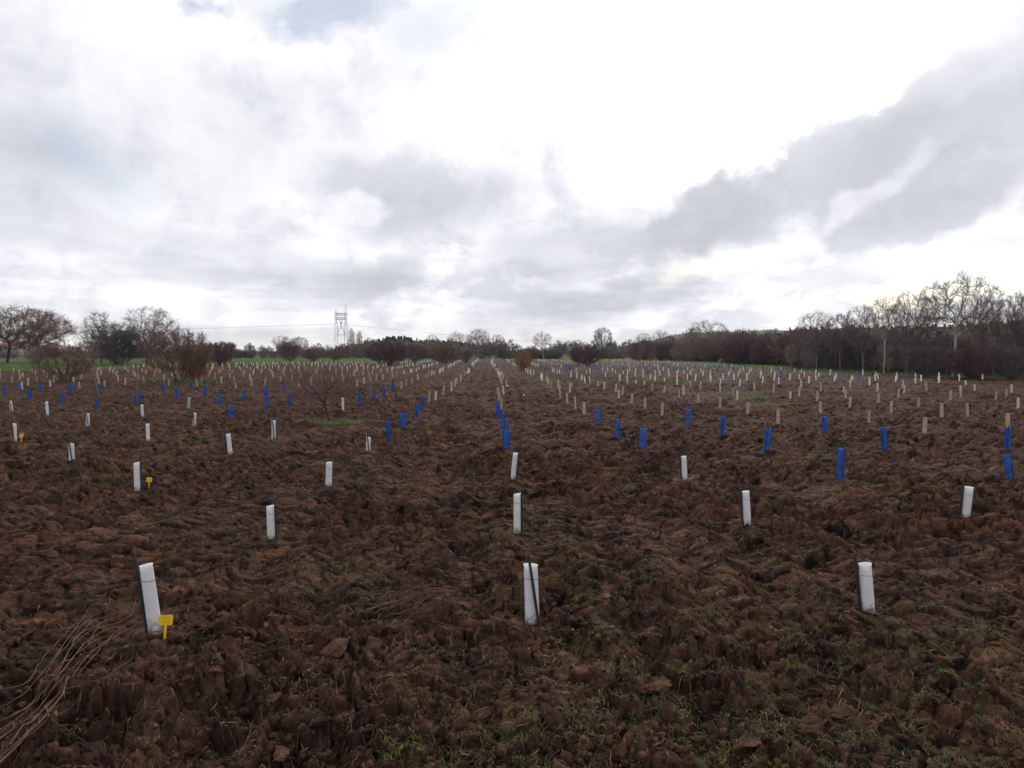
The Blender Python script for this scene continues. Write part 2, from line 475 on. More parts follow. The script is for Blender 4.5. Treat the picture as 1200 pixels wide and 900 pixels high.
# ---------------------------------------------------------------- loose soil, straw, weeds (stuff)
def wedge_points(n, rmin, rmax, power=1.0, half=R(45)):
    u = RNG.random(n)
    # uniform in image height for power 1: density falls with distance
    r = 1 / (1 / rmin - u ** power * (1 / rmin - 1 / rmax))
    a = (RNG.random(n) * 2 - 1) * half + R(1.6)
    return np.sin(a) * r, np.cos(a) * r

def lump(seed, sub):
    bm = bmesh.new(); bmesh.ops.create_icosphere(bm, subdivisions=sub, radius=1)
    rg = random.Random(seed)
    planes = [(Vector((rg.gauss(0, 1), rg.gauss(0, 1), rg.gauss(0, 1))).normalized(), rg.uniform(.32, .75)) for _ in range(9)]
    for v in bm.verts:
        for n_, d_ in planes:
            k = v.co.dot(n_) - d_
            if k > 0: v.co -= n_ * k
        v.co *= 1 + rg.uniform(-.13, .13)
        v.co.z *= .7
    bm.verts.ensure_lookup_table()
    v = np.array([x.co[:] for x in bm.verts]); f = np.array([[l.index for l in p.verts] for p in bm.faces])
    bm.free(); return v, f

def loose_soil():
    Vs = []; Fs = []; Ts = []; base = 0
    for s in range(10):
        v, f = lump(s, 2 if s > 7 else 1)
        n = 420 if s > 7 else 2600
        x, y = wedge_points(n, 4.3, 34, 1.15)
        size = (RNG.gamma(1.3, .011, n) + .005) if s <= 7 else RNG.uniform(.025, .06, n)
        z = hsurf(x, y)
        keep = mmask(x, y) < .4
        x, y, z, size = x[keep], y[keep], z[keep], size[keep]; n = len(x)
        A = rot_any(n) * (size[:, None, None] * RNG.uniform(.6, 1.3, (n, 1, 3)))
        a, b = scatter_mesh(v, f, A, np.stack([x, y, z + size * .25], -1))
        Vs.append(a); Fs.append(b + base); base += len(a); Ts.append(np.repeat(RNG.uniform(.15, .8, n), len(v)))
    me = mesh_np("loose_soil", np.concatenate(Vs), np.concatenate(Fs))
    me.attributes.new("tone", 'FLOAT', 'POINT').data.foreach_set("value", np.concatenate(Ts).astype(np.float32))
    o = obj("loose_soil", me, M_SOIL)
    tag(o, "dark brown crumbs of turned soil lying over the ploughed field", "soil", kind="stuff")
loose_soil()

def fibres(name, n, rmin, rmax, lmin, lmax, w, material, label, cat, lift=.012, flat=.35, clump=True):
    """short bent strips strewn over the clods"""
    if clump:
        cx, cy = wedge_points(n // 7, rmin, rmax)
        sp = .05 + np.hypot(cx, cy) * .012
        x = np.repeat(cx, 7) + RNG.normal(size=len(cx) * 7) * np.repeat(sp, 7)
        y = np.repeat(cy, 7) + RNG.normal(size=len(cx) * 7) * np.repeat(sp, 7)
    else:
        x, y = wedge_points(n, rmin, rmax)
    n = len(x)
    L = RNG.uniform(lmin, lmax, n) * (1 + np.hypot(x, y) * .02)
    a = RNG.random(n) * 2 * math.pi
    dx = np.cos(a) * L; dy = np.sin(a) * L
    bend = RNG.normal(size=n) * .3
    k = 4
    pts = []
    for j in range(k):
        s = j / (k - 1) - .5
        off = bend * (s * s - .08)
        px = x + dx * s - dy * off; py = y + dy * s + dx * off
        pz = hsurf(px, py)
        pts.append(np.stack([px, py, pz + lift + RNG.random(n) * .02 * flat], -1))
    P = np.stack(pts, 1)
    P[:, 1:-1, 2] = np.maximum(P[:, 1:-1, 2], (P[:, :1, 2] + P[:, -1:, 2]) / 2)
    wd = w * (1 + np.hypot(x, y) * .05)
    side = np.stack([-np.sin(a), np.cos(a), RNG.normal(size=n) * .5], -1) * wd[:, None]
    prof = np.array([.5, 1, .9, .3])
    A = P + side[:, None] * prof[None, :, None]; B = P - side[:, None] * prof[None, :, None]
    V = np.stack([A, B], 2).reshape(-1, 3)
    i = np.arange(n)[:, None] * k * 2; j = np.arange(k - 1)[None] * 2
    F = np.stack([i + j, i + j + 1, i + j + 3, i + j + 2], -1).reshape(-1, 4)
    o = obj(name, mesh_np(name, V, F), material)
    tag(o, label, cat, kind="stuff")
fibres("straw_litter", 5200, 4.3, 45, .02, .09, .0018, M_STRAW, "pale bits of dry straw strewn over the ploughed soil", "straw")
fibres("root_litter", 9000, 4.3, 40, .02, .12, .0020, M_ROOT, "dark brown root fibres strewn over the ploughed soil", "roots")

def blades(name, x, y, hh, w, material, label, cat, spread=1.0):
    n = len(x)
    z = hsurf(x, y) - .01
    a = RNG.random(n) * 2 * math.pi
    tilt = np.abs(RNG.normal(size=n)) * .6 * spread
    d1 = np.stack([np.cos(a) * np.sin(tilt), np.sin(a) * np.sin(tilt), np.cos(tilt)], -1)
    t2 = np.clip(tilt + RNG.uniform(.3, 1.0, n), 0, 1.9)
    d2 = np.stack([np.cos(a) * np.sin(t2), np.sin(a) * np.sin(t2), np.cos(t2)], -1)
    p0 = np.stack([x, y, z], -1); p1 = p0 + d1 * (hh * .55)[:, None]; p2 = p1 + d2 * (hh * .5)[:, None]
    b = RNG.random(n) * 2 * math.pi
    s = np.stack([np.cos(b), np.sin(b), np.zeros(n)], -1) * w[:, None]
    V = np.stack([p0 - s * .6, p0 + s * .6, p1 + s, p1 - s, p2 + s * .15, p2 - s * .15], 1).reshape(-1, 3)
    i = np.arange(n)[:, None] * 6
    F = np.concatenate([i + np.array([[0, 1, 2, 3]]), i + np.array([[3, 2, 4, 5]])])
    o = obj(name, mesh_np(name, V, F), material)
    tag(o, label, cat, kind="stuff")

def clumped(ncl, per, rmin, rmax, sd, thresh, seed, power=1.0):
    cx, cy = wedge_points(ncl, rmin, rmax, power)
    m = fbm(cx * .35, cy * .35, seed, 3) + .09 * (cx / np.maximum(cy, 1)) / .7
    keep = (m + RNG.normal(size=ncl) * .06) > thresh
    cx, cy = cx[keep], cy[keep]
    s = RNG.uniform(.4, 1.3, len(cx)) * sd * (1 + np.hypot(cx, cy) * .03)
    x = (cx[:, None] + RNG.normal(size=(len(cx), per)) * s[:, None]).ravel()
    y = (cy[:, None] + RNG.normal(size=(len(cx), per)) * s[:, None]).ravel()
    return x, y
x, y = clumped(5600, 14, 4.3, 34, .05, .02, 71)
h_ = RNG.uniform(.02, .07, len(x)); blades("weed_tufts", x, y, h_, RNG.uniform(.0018, .004, len(x)), M_GRASS, "small green grass tufts and seedlings sprouting between the clods", "weeds", 1.4)
x, y = clumped(3600, 16, 4.3, 60, .07, .03, 91)
h_ = RNG.uniform(.015, .05, len(x)); blades("mossy_weeds", x, y, h_, RNG.uniform(.002, .005, len(x)) * (1 + np.hypot(x, y) * .03), M_OLIVE, "dull olive moss and withered grass on the turned soil", "weeds", 1.6)
# broad seedling leaves
x, y = clumped(700, 9, 4.3, 14, .035, .03, 131)
h_ = RNG.uniform(.02, .05, len(x)); blades("weed_rosettes", x, y, h_, RNG.uniform(.006, .013, len(x)), M_GRASS, "broad leaved green weed rosettes between the clods in the foreground", "weeds", 2.2)
# grass of patches and meadow
xs = []; ys = []
for (gx, gy, rx, ry) in PATCH:
    k = int(1500 * rx * ry / 2) if gy < 60 else int(1200 * rx * ry / 5)
    xs.append(gx + RNG.normal(size=k) * rx * .75); ys.append(gy + RNG.normal(size=k) * ry * .75)
x = np.concatenate(xs); y = np.concatenate(ys)
keep = mmask(x, y) > .35; x = x[keep]; y = y[keep]
blades("patch_grass", x, y, RNG.uniform(.04, .16, len(x)), RNG.uniform(.005, .012, len(x)), M_PATCH, "green grass left standing in patches inside the ploughed field", "grass", 1.1)
x, y = wedge_points(160000, 58, 330, .9); keep = mmask(x, y) > .6; x = x[keep]; y = y[keep]
blades("meadow_grass", x, y, RNG.uniform(.12, .35, len(x)), RNG.uniform(.02, .06, len(x)), M_MEADOW, "bright green meadow grass beyond the ploughed field", "grass", 1.0)

lap('-- tree guards')
# ---------------------------------------------------------------- tree guards
def ring_tube(rx, ry, h, n=20, wall=.004, taper=.96, rim=.004, cut=0.0, sides_bulge=0.0):
    bm = bmesh.new()
    prof = [(0, 1.0), (.3, 1.0), (.8, 1 - (1 - taper) * .6), (.975, taper), (1.0, taper + rim / rx)]
    outer = []; inner = []
    for (t, k) in prof:
        ro = []; ri = []
        for i in range(n):
            a = i / n * 2 * math.pi
            zz = t * h + (cut * math.cos(a) * rx if t == 1.0 else 0)
            bul = 1 + sides_bulge * math.cos(3 * a)
            ro.append(bm.verts.new((math.cos(a) * rx * k * bul, math.sin(a) * ry * k * bul, zz)))
            ri.append(bm.verts.new((math.cos(a) * (rx * k * bul - wall), math.sin(a) * (ry * k * bul - wall), zz)))
        outer.append(ro); inner.append(ri)
    for j in range(len(prof) - 1):
        for i in range(n):
            k = (i + 1) % n
            bm.faces.new((outer[j][i], outer[j][k], outer[j + 1][k], outer[j + 1][i])).smooth = True
            bm.faces.new((inner[j][k], inner[j][i], inner[j + 1][i], inner[j + 1][k])).smooth = True
    for i in range(n):
        k = (i + 1) % n
        bm.faces.new((outer[-1][i], outer[-1][k], inner[-1][k], inner[-1][i]))
    return bm

def bar(p0, p1, r, n=6, tip=True):
    p0 = Vector(p0); p1 = Vector(p1)
    v, f = tubes([(np.array([p0, p0.lerp(p1, .5), p1.lerp(p0, .03), p1]), np.array([r, r, r * .95, r * .35 if tip else r]))], n)
    return mesh_np("bar", v, f, True)

def loop_mesh(rx, ry, z, r, n=20, wob=0.0, tail=True, seed=0):
    rg = random.Random(seed)
    pts = [(math.cos(i / n * 2 * math.pi) * rx, math.sin(i / n * 2 * math.pi) * ry, z + wob * math.sin(i / n * 4 * math.pi)) for i in range(n + 1)]
    if tail:
        pts += [(rx + .02, .02, z + .006), (rx + .045, .035, z + .012)]
    v, f = tubes([(np.array(pts), np.full(len(pts), r))], 4)
    return mesh_np("tie", v, f, True)

def white_proto(idx):
    rx, ry = [(.058, .050), (.064, .045), (.055, .053)][idx]
    t = empty("tree_tube", (0, 0, 0))
    obj("tube", ring_tube(rx, ry, .60, 22, cut=[.06, -.12, .2][idx], taper=[.92, .97, .95][idx]), M_WHITE, t)
    side = [(-1, 0), (.35, -1), (1, -.1)][idx]
    sx, sy = side[0] * (rx + .017), side[1] * (ry + .017)
    lean = [-.012, -.05, .006][idx]
    obj("stake", bar((sx + [0.006, .045, 0][idx], sy, -.12), (sx + lean, sy * 1.05, .72), .0145), M_BLACK, t)
    obj("wire_tie", loop_mesh(rx + .006 + (.01 if idx != 1 else 0), ry + .006, .47, .0022, wob=.006, seed=idx), M_WIRE, t)
    return t

def mesh_guard(rx, ry, h, seed, nst=3):
    """netting: a lattice of flat strands round three or two stakes"""
    rg = random.Random(seed)
    polys = []
    def shape(a, z):
        w = 1 + .16 * math.cos(nst * a) + .05 * math.sin(z * 14 + a * 2 + seed)
        return (math.cos(a) * rx * w, math.sin(a) * ry * w, z + .01 * math.sin(a * 2 + seed))
    NV = 34; NH = 30
    for i in range(NV):
        a = i / NV * 2 * math.pi
        polys.append((np.array([shape(a + .015 * rg.uniform(-1, 1), h * j / 7) for j in range(8)]), np.full(8, .0034)))
    for j in range(NH + 1):
        z = h * j / NH
        polys.append((np.array([shape(i / 18 * 2 * math.pi, z) for i in range(19)]), np.full(19, .0034 if 0 < j < NH else .008)))
    v, f = tubes(polys, 3)
    t = empty("mesh_guard", (0, 0, 0))
    obj("netting", mesh_np("netting", v, f), M_BLUE, t)
    for s in range(nst):
        a = s / nst * 2 * math.pi + (.0 if nst == 3 else .3)
        x_, y_, _ = shape(a, 0); x_ *= .95; y_ *= .95
        obj("stake", bar((x_, y_, -.12), (x_ * (1 + rg.uniform(-.15, .2)), y_ * (1 + rg.uniform(-.1, .15)), h + rg.uniform(.05, .13)), .013), M_BLACK, t)
    return t

def beige_proto(idx):
    t = empty("tree_tube", (0, 0, 0))
    obj("tube", ring_tube(.066, .056, .56, 16, cut=[.08, -.1][idx]), [M_BEIGE, M_BEIGE2][idx], t)
    obj("stake", bar((.072, 0, -.1), (.074, .0, .62), .007), M_BLACK, t)
    return t

whites = [white_proto(i) for i in range(3)]
blues = [mesh_guard(.098, .09, .56, 1, 3), mesh_guard(.118, .09, .54, 2, 2), mesh_guard(.085, .085, .58, 3, 3)]
beiges = [beige_proto(0), beige_proto(1)]

def far_white():
    me = ring_tube(.06, .055, .6, 8, wall=.004); o = obj("tree_tube", me, M_WHITEFAR); return o
def far_beige(k):
    me = ring_tube(.06, .055, .56, 8, wall=.004); return obj("tree_tube", me, [M_BEIGE, M_BEIGE2][k])
def far_blue():
    me = ring_tube(.11, .10, .55, 8, wall=.003, sides_bulge=.12); return obj("mesh_guard", me, M_BLUE)
fw = far_white(); fb = [far_beige(0), far_beige(1)]; fbl = far_blue()
protos_unused = set()

ITEMS = []   # dict: x y type variant rot tilt scale
rg = random.Random(5)
for (px, py, pt, pxt, var, rot) in W:
    x, y = base_xy(px, py)
    H = (py - pt) / FPX * y * 1.0
    lean = -math.atan2((pxt - px), (py - pt))
    ITEMS.append(dict(x=x, y=y, t='white', v=var, rot=rot, tilt=(rg.uniform(-.05, .05), -lean if False else 0), roll=math.atan2(pxt - px, py - pt), H=H, near=True))
for (px, py) in B:
    x, y = base_xy(px, py)
    ITEMS.append(dict(x=x, y=y, t='blue', v=rg.choice([0, 0, 1, 2, 2]) if (px, py) not in ((985, 561),) else 2, rot=rg.uniform(0, 6.28), roll=rg.uniform(-.14, .14), H=rg.uniform(.50, .64), near=True))
for (px, py) in E:
    x, y = base_xy(px, py)
    ITEMS.append(dict(x=x, y=y, t='beige', v=0 if rg.random() < .7 or py > 480 else 1, rot=rg.uniform(0, 6.28), roll=rg.uniform(-.05, .05), H=rg.uniform(.48, .58), near=True))
# the rest of the plantation: rows 3.7 m apart, plants about 3.3 m apart
for i in range(-42, 42):
    X0 = .38 + 3.7 * i
    ph = rg.uniform(0, 1.2)
    for k in range(60):
        Y = 42.6 + ph + 3.3 * k + rg.uniform(-.35, .35)
        X = X0 + rg.uniform(-.22, .22) + .5 * math.sin(Y * .03 + i * .4)
        t_ = X / Y
        if abs(t_ + .0) > .80: continue
        if t_ < -.13 and Y < 50: continue
        if Y > float(edge_d(t_)) - 3: continue
        if rg.random() < (.10 if Y < 90 else .16): continue
        dw = float(np.interp(X, [-60, -25, -12, -4, 0, 4, 12, 40], [108, 97, 86, 76, 70, 62, 50, 48]))
        if X > -6 and 94 < Y < 108 and Y < float(edge_d(t_)): ty = 'blue'
        elif X > 3 and Y >= 108 and rg.random() < .5: ty = 'beige'
        elif Y > dw + rg.uniform(-2, 2): ty = 'white'
        else: ty = 'beige'
        if X > 8 and t_ > .4 and Y > 66 and rg.random() < .25: ty = 'blue'
        v = 1 if (ty == 'beige' and rg.random() < (.35 if X < 0 else .55)) else 0
        if Y < 56 and ty == 'white': v = rg.randrange(3)
        ITEMS.append(dict(x=X, y=Y, t=ty, v=v, rot=rg.uniform(0, 6.28), roll=rg.uniform(-.14, .14), H=rg.uniform(.50, .68), near=False))

# single plants that occlude / stand in the rows keep their own clearing
CLEAR = [ground_pt(385, 494), ground_pt(212, 449), ground_pt(80, 447), ground_pt(612, 434), ground_pt(687, 429), ground_pt(455, 428), ground_pt(520, 426)]
ITEMS = [q for q in ITEMS if q['near'] or all(math.hypot(q['x'] - a, q['y'] - b) > 1.6 + .012 * b for a, b in CLEAR)]

ONES = ["", "first", "second", "third", "fourth", "fifth", "sixth", "seventh", "eighth", "ninth", "tenth", "eleventh", "twelfth", "thirteenth", "fourteenth",
        "fifteenth", "sixteenth", "seventeenth", "eighteenth", "nineteenth"]
TENS = {2: ("twentieth", "twenty"), 3: ("thirtieth", "thirty"), 4: ("fortieth", "forty"), 5: ("fiftieth", "fifty")}
def ordn(n):
    if n < 20: return ONES[n]
    t_, o_ = divmod(n, 10)
    return TENS[t_][0] if o_ == 0 else TENS[t_][1] + "-" + ONES[o_]
SPECIAL = {
    (183, 742): "tall white tree tube leaning left with its stake, beside the bigger yellow tag",
    (624, 728): "largest white tree tube in the middle foreground, black stake slanting across its front",
    (1018, 716): "foreground white tree tube furthest to the right, with black stake on its left edge",
    (318, 630): "narrow white tree tube behind the twig pile, dark stake at its right edge",
    (606, 624): "second white tree tube of the middle row, beside the black plastic scrap",
    (1130, 608): "short wide white tree tube near the right edge, no other tube close by",
    (161, 574): "white tree tube with a small yellow tag planted at its right side",
}
rows = {}
for q in ITEMS:
    q['i'] = round((q['x'] - .38) / 3.7); rows.setdefault((q['i'], q['t']), []).append(q)
for (i, t_), lst in rows.items():
    lst.sort(key=lambda q: q['y'])
    for n_, q in enumerate(lst):
        q['n'] = n_ + 1
        nm = {'white': "white plastic tree tube", 'beige': "beige plastic tree tube", 'blue': "blue netting tree guard"}[t_]
        row = "the middle row" if i == 0 else f"{ordn(abs(i))} row {'left' if i < 0 else 'right'} of the middle"
        c = {'white': 'white', 'beige': 'beige', 'blue': 'blue'}[t_]
        q['label'] = f"{nm}, {ordn(n_ + 1)} nearest {c} one in {row}"
for q, w in zip(ITEMS, W):
    if (w[0], w[1]) in SPECIAL: q['label'] = SPECIAL[(w[0], w[1])]
    q['sw'] = {(1130, 608): 1.4, (1018, 716): 1.18, (624, 728): 1.12, (183, 742): 1.1}.get((w[0], w[1]), 1.0)

GRP = {'white': "white plastic tree tubes standing in rows", 'beige': "beige plastic tree tubes standing in rows", 'blue': "blue netting guards standing in rows"}
CAT = {'white': "white tree tube", 'beige': "beige tree tube", 'blue': "mesh guard"}
used_proto = set()
def place(q):
    d = math.hypot(q['x'], q['y'])
    detailed = d < 58
    src = ({'white': whites, 'blue': blues, 'beige': beiges}[q['t']][q['v'] % (2 if q['t'] == 'beige' else 3)] if detailed else
           (fw if q['t'] == 'white' else fbl if q['t'] == 'blue' else fb[q['v'] % 2]))
    if src.name in used_proto: o = copy_tree(src)
    else: o = src; used_proto.add(src.name)
    o.location = (q['x'], q['y'], q['z'] - .035)
    o.rotation_euler = (rg.uniform(-.05, .05), q['roll'], 0)
    o.rotation_euler.rotate_axis('Z', q['rot'])
    full = {'white': .60, 'blue': .56, 'beige': .56}[q['t']]
    s = (q['H'] + .035) / full
    sw = q.get('sw') or (rg.uniform(.72, 1.0) if q['t'] == 'blue' else rg.uniform(.92, 1.08))
    o.scale = (sw, sw, s)
    tag(o, q['label'], CAT[q['t']], GRP[q['t']])
    return o
zz = hsurf(np.array([q['x'] for q in ITEMS]), np.array([q['y'] for q in ITEMS]))
for q, z_ in zip(ITEMS, zz): q['z'] = float(z_)
tubes_ = sorted([q for q in ITEMS if q['t'] != 'blue'], key=lambda q: q['y'])
for q in tubes_[:300]: q['own'] = True
for kind_ in ('white', 'beige', 'blue'):
    lst = sorted([q for q in ITEMS if q['t'] == kind_], key=lambda q: q['y'])
    print("COUNT", kind_, len(lst))
    mine = [q for q in lst if q.get('own')] if kind_ != 'blue' else lst[:300]
    for q in mine: place(q)
    rest = lst[len(mine):]
    if rest:
        bm = ring_tube(.06, .055, .55, 8); bm.verts.ensure_lookup_table()
        bmesh.ops.triangulate(bm, faces=bm.faces)
        v = np.array([x.co[:] for x in bm.verts]); f = np.array([[l.index for l in p.verts] for p in bm.faces]); bm.free()
        T = np.array([[q['x'], q['y'], q['z'] - .03] for q in rest])
        a, b = scatter_mesh(v, f, rotz(RNG.random(len(rest)) * 6.28), T)
        o = obj("tree_tubes", mesh_np("tree_tubes", a, b, True), {'white': M_WHITEFAR, 'beige': M_BEIGE2, 'blue': M_BLUE}[kind_])
        tag(o, {'white': "farthest white tree tubes, tiny specks at the far end of the field", 'beige': "farthest beige tree tubes, tiny specks at the far end of the field",
                'blue': "farthest blue guards, a thin blue haze at the far end of the field"}[kind_], "tree tubes", kind="stuff")
for p in whites + blues + beiges + [fw, fbl] + fb:
    if p.name not in used_proto:
        for c in list(p.children): bpy.data.objects.remove(c)
        bpy.data.objects.remove(p)

lap('-- yellow tags')
# ---------------------------------------------------------------- yellow tags
def yellow_tag(px, py, h, w, label, yaw, letters=True):
    x, y = base_xy(px, py)
    t = empty("plant_tag", (x, y, hz(x, y) + .0), yaw)
    bm = bmesh.new()
    # plate with rounded corners
    def plate(w_, z0, z1, th, r):
        pts = []
        for (cx, cz, a0) in [(w_ / 2 - r, z1 - r, 0), (-w_ / 2 + r, z1 - r, 90), (-w_ / 2 + r, z0 + r, 180), (w_ / 2 - r, z0 + r, 270)]:
            for k in range(4):
                a = R(a0 + k * 30); pts.append((cx + math.cos(a) * r, cz + math.sin(a) * r))
        f0 = [bm.verts.new((p[0], -th / 2, p[1])) for p in pts]; f1 = [bm.verts.new((p[0], th / 2, p[1])) for p in pts]
        bm.faces.new(f0); bm.faces.new(f1[::-1])
        for k in range(len(pts)):
            j = (k + 1) % len(pts); bm.faces.new((f0[j], f0[k], f1[k], f1[j]))
    plate(w, h * .58, h, .004, .012)
    obj("tag_plate", bm, M_YELLOW, t)
    bm = bmesh.new()
    z0 = -.04; z1 = h * .58 - .001
    vs = []
    for (z_, w_) in ((z0, .004), (z0 + .05, .010), (z1, .013)):
        vs.append([bm.verts.new(c) for c in ((-w_, -.003, z_), (w_, -.003, z_), (w_, .003, z_), (-w_, .003, z_))])
    for a, b in zip(vs, vs[1:]):
        for k in range(4): bm.faces.new((a[k], a[(k + 1) % 4], b[(k + 1) % 4], b[k]))
    bm.faces.new(vs[0]); bm.faces.new(vs[-1][::-1])
    obj("tag_stem", bm, M_YELLOW, t)
    if letters:
        polys = []
        rr_ = random.Random(3)
        for ln in range(2):
            zc = h * (.88 - ln * .14); xx = -w * .33
            while xx < w * .30:
                lw = rr_.uniform(.006, .012)
                polys.append((np.array([(xx, -.0035, zc + rr_.uniform(-.006, .006)), (xx + lw * .5, -.0035, zc + rr_.uniform(-.006, .006)), (xx + lw, -.0035, zc + rr_.uniform(-.006, .006))]), np.full(3, .0011)))
                xx += lw + .004
        v, f = tubes(polys, 3)
        obj("faded_writing", mesh_np("ink", v, f), M_INK, t)
    t.rotation_euler = (R(-6), R(3), yaw)
    tag(t, label, "plant tag", "yellow plastic plant tags")
    return t
yellow_tag(193, 751, .225, .125, "yellow plastic tag on a stem beside the tall leaning foreground tree tube", R(10))
yellow_tag(174, 572.5, .22, .12, "smaller looking yellow tag behind, beside the middle distance white tube on the left", R(-8))
yellow_tag(24.6, 518.5, .27, .10, "tiny yellowish tag right of the far left white tube at the photo's edge", R(20), False)

# ---------------------------------------------------------------- sticks
def stick(pts_px, r, material, label, group=None, lift=.02, name="dry_stick", dz=None, seed=0):
    rs = random.Random(seed)
    ctrl = []
    for k, (px, py) in enumerate(pts_px):
        x, y = base_xy(px, py)
        for _ in range(3): x, y = ground_pt(px, py, hmax(x, y, .12) + lift * .8)
        ctrl.append(Vector((x, y, hmax(x, y, .12) + lift + (dz[k] if dz else 0))))
    pts = []
    n = 6
    P = [ctrl[0]] + ctrl + [ctrl[-1]]
    for k in range(1, len(P) - 2):
        for j in range(n):
            t = j / n
            a = P[k - 1]; b = P[k]; c = P[k + 1]; d = P[k + 2]
            pts.append(.5 * ((2 * b) + (c - a) * t + (2 * a - 5 * b + 4 * c - d) * t * t + (3 * b - a - 3 * c + d) * t ** 3))
    pts.append(ctrl[-1])
    pts = [Vector((p.x, p.y, max(p.z, hz(p.x, p.y) + r))) for p in pts]
    pts = [p + Vector((rs.gauss(0, .004), rs.gauss(0, .004), rs.gauss(0, .004))) for p in pts]
    r = r * .72
    rad = np.linspace(r, r * .45, len(pts)) * np.array([1 + rs.uniform(-.15, .2) for _ in pts])
    polys = [(np.array(pts), rad)]
    # a few side twiglets grown from the stick itself
    if len(pts) > 8:
        for _ in range(rs.randrange(1, 4)):
            k = rs.randrange(3, len(pts) - 2); p = pts[k]; dr = (pts[k + 1] - pts[k - 1]).normalized()
            q = p + (dr + Vector((rs.uniform(-.7, .7), rs.uniform(-.7, .7), rs.uniform(0, .5)))).normalized() * rs.uniform(.05, .14)
            polys.append((np.array([p, p.lerp(q, .5) + Vector((0, 0, .006)), q]), np.array([rad[k] * .6, rad[k] * .45, rad[k] * .2])))
    c0 = pts[0].copy()
    polys = [(np.array(p) - np.array(c0), r_) for p, r_ in polys]
    v, f = tubes(polys, 6)
    o = obj(name, mesh_np(name, v, f, True), material); o.location = c0
    tag(o, label, "stick", group)
    return o
LG = "long dry roots lying across the lower left corner"
LL = "bent pale brown root in the bundle across the lower left corner"
rs = random.Random(9)
bund = [[(-20, 812), (30, 800), (55, 770), (85, 735), (120, 712), (160, 706)], [(-20, 835), (25, 815), (55, 785), (80, 750), (105, 728), (140, 712)],
        [(-10, 860), (35, 818), (62, 780), (92, 735), (130, 722), (168, 702)], [(-15, 880), (40, 835), (70, 800), (90, 785)], [(0, 893), (50, 850), (85, 820), (110, 797)],
        [(40, 822), (75, 776), (100, 742), (135, 728), (175, 722)], [(50, 812), (72, 790), (100, 782), (112, 790)], [(85, 752), (100, 738), (125, 735), (150, 720), (160, 700)],
        [(-20, 900), (30, 860), (65, 828)], [(60, 780), (95, 730), (110, 715), (150, 708)], [(100, 760), (120, 730), (150, 722)], [(-25, 850), (10, 842), (45, 822), (70, 790), (88, 748), (112, 720)]]
bund += [[(30, 836), (80, 790), (130, 748), (190, 722), (232, 702)], [(10, 872), (70, 812), (110, 762), (170, 728), (215, 714)], [(62, 800), (110, 752), (165, 730), (200, 728)],
         [(90, 770), (140, 742), (205, 735)], [(-10, 896), (45, 846), (100, 782), (140, 735), (185, 705)], [(110, 735), (150, 715), (240, 697)], [(75, 812), (120, 800), (160, 772)]]
for k, pts in enumerate(bund):
    pts = [(a + rs.uniform(-3, 3), b + rs.uniform(-3, 3)) for a, b in pts]
    stick(pts, rs.uniform(.005, .010), M_STICK if k % 3 else M_STICKD, LL, LG, .03 + .008 * (k % 4), "dry_root", seed=k)
stick([(52, 848 - 20), (62, 852), (80, 856), (108, 870)], .007, M_STICK, "short crooked root forking down from the lower left root bundle", None, .03, "dry_root", seed=31)
stick([(160, 722), (230, 712), (290, 703), (375, 748 - 8)], .006, M_STICKD, "long thin dark root running right from the root bundle behind the yellow tag", None, .04, "dry_root", seed=32)
stick([(165, 718 + 28), (190, 735 + 6), (214, 746)], .009, M_STICK, "thick straight piece of root lying at the foot of the yellow tag", None, .04, "dry_root", seed=33)
stick([(110, 790), (220, 772), (300, 764), (372, 750)], .0055, M_STICKD, "very long thin root stretching from the bundle towards the big clods", None, .04, "dry_root", seed=34)
stick([(0, 758), (40, 740), (75, 728 - 6)], .005, M_STICKD, "dark straight root at the left edge above the root bundle", None, .03, "dry_root", seed=35)
TG = "thin twigs of the brushwood pile left of the middle tube"
TL = "thin reddish brown twig in the brushwood pile left of the middle foreground tube"
for k in range(20):
    a = rs.uniform(400, 470); b = rs.uniform(515, 575)
    y0 = rs.uniform(712, 722) if k < 12 else rs.uniform(696, 712); y1 = rs.uniform(691, 710)
    m1 = (a * .66 + b * .34 + rs.uniform(-8, 8), y0 * .5 + y1 * .5 + rs.uniform(-6, 1)); m2 = (a * .33 + b * .67, y1 + rs.uniform(-6, 4))
    stick([(a, y0), m1, m2, (b, y1)], rs.uniform(.005, .0085), M_STICKD if k % 5 else M_STICK, TL, TG, .03 + .010 * (k % 6), "dry_twig", seed=60 + k)
stick([(472, 738), (480, 724), (498, 712)], .005, M_STICK, "pale short twig bending down out of the brushwood pile", None, .03, "dry_twig", seed=90)
stick([(505, 728), (520, 727), (545, 738), (575, 740), (597, 752)], .006, M_STICKD, "wavy single root just below the brushwood pile", None, .02, "dry_root", seed=91)
stick([(300, 643), (296, 655), (318, 671)], .004, M_STICK, "thin pale twig below the narrow white tube with the stake at its right edge", None, .03, "dry_twig", seed=92)
stick([(1140, 612), (1146, 622), (1148, 629)], .004, M_STICK, "small twig below the short wide white tube at the right", None, .03, "dry_twig", seed=93)
stick([(1170, 846), (1182, 854), (1196, 866)], .008, M_STICK, "pale flat sliver of wood in the lower right corner", None, .03, "wood_sliver", seed=94)

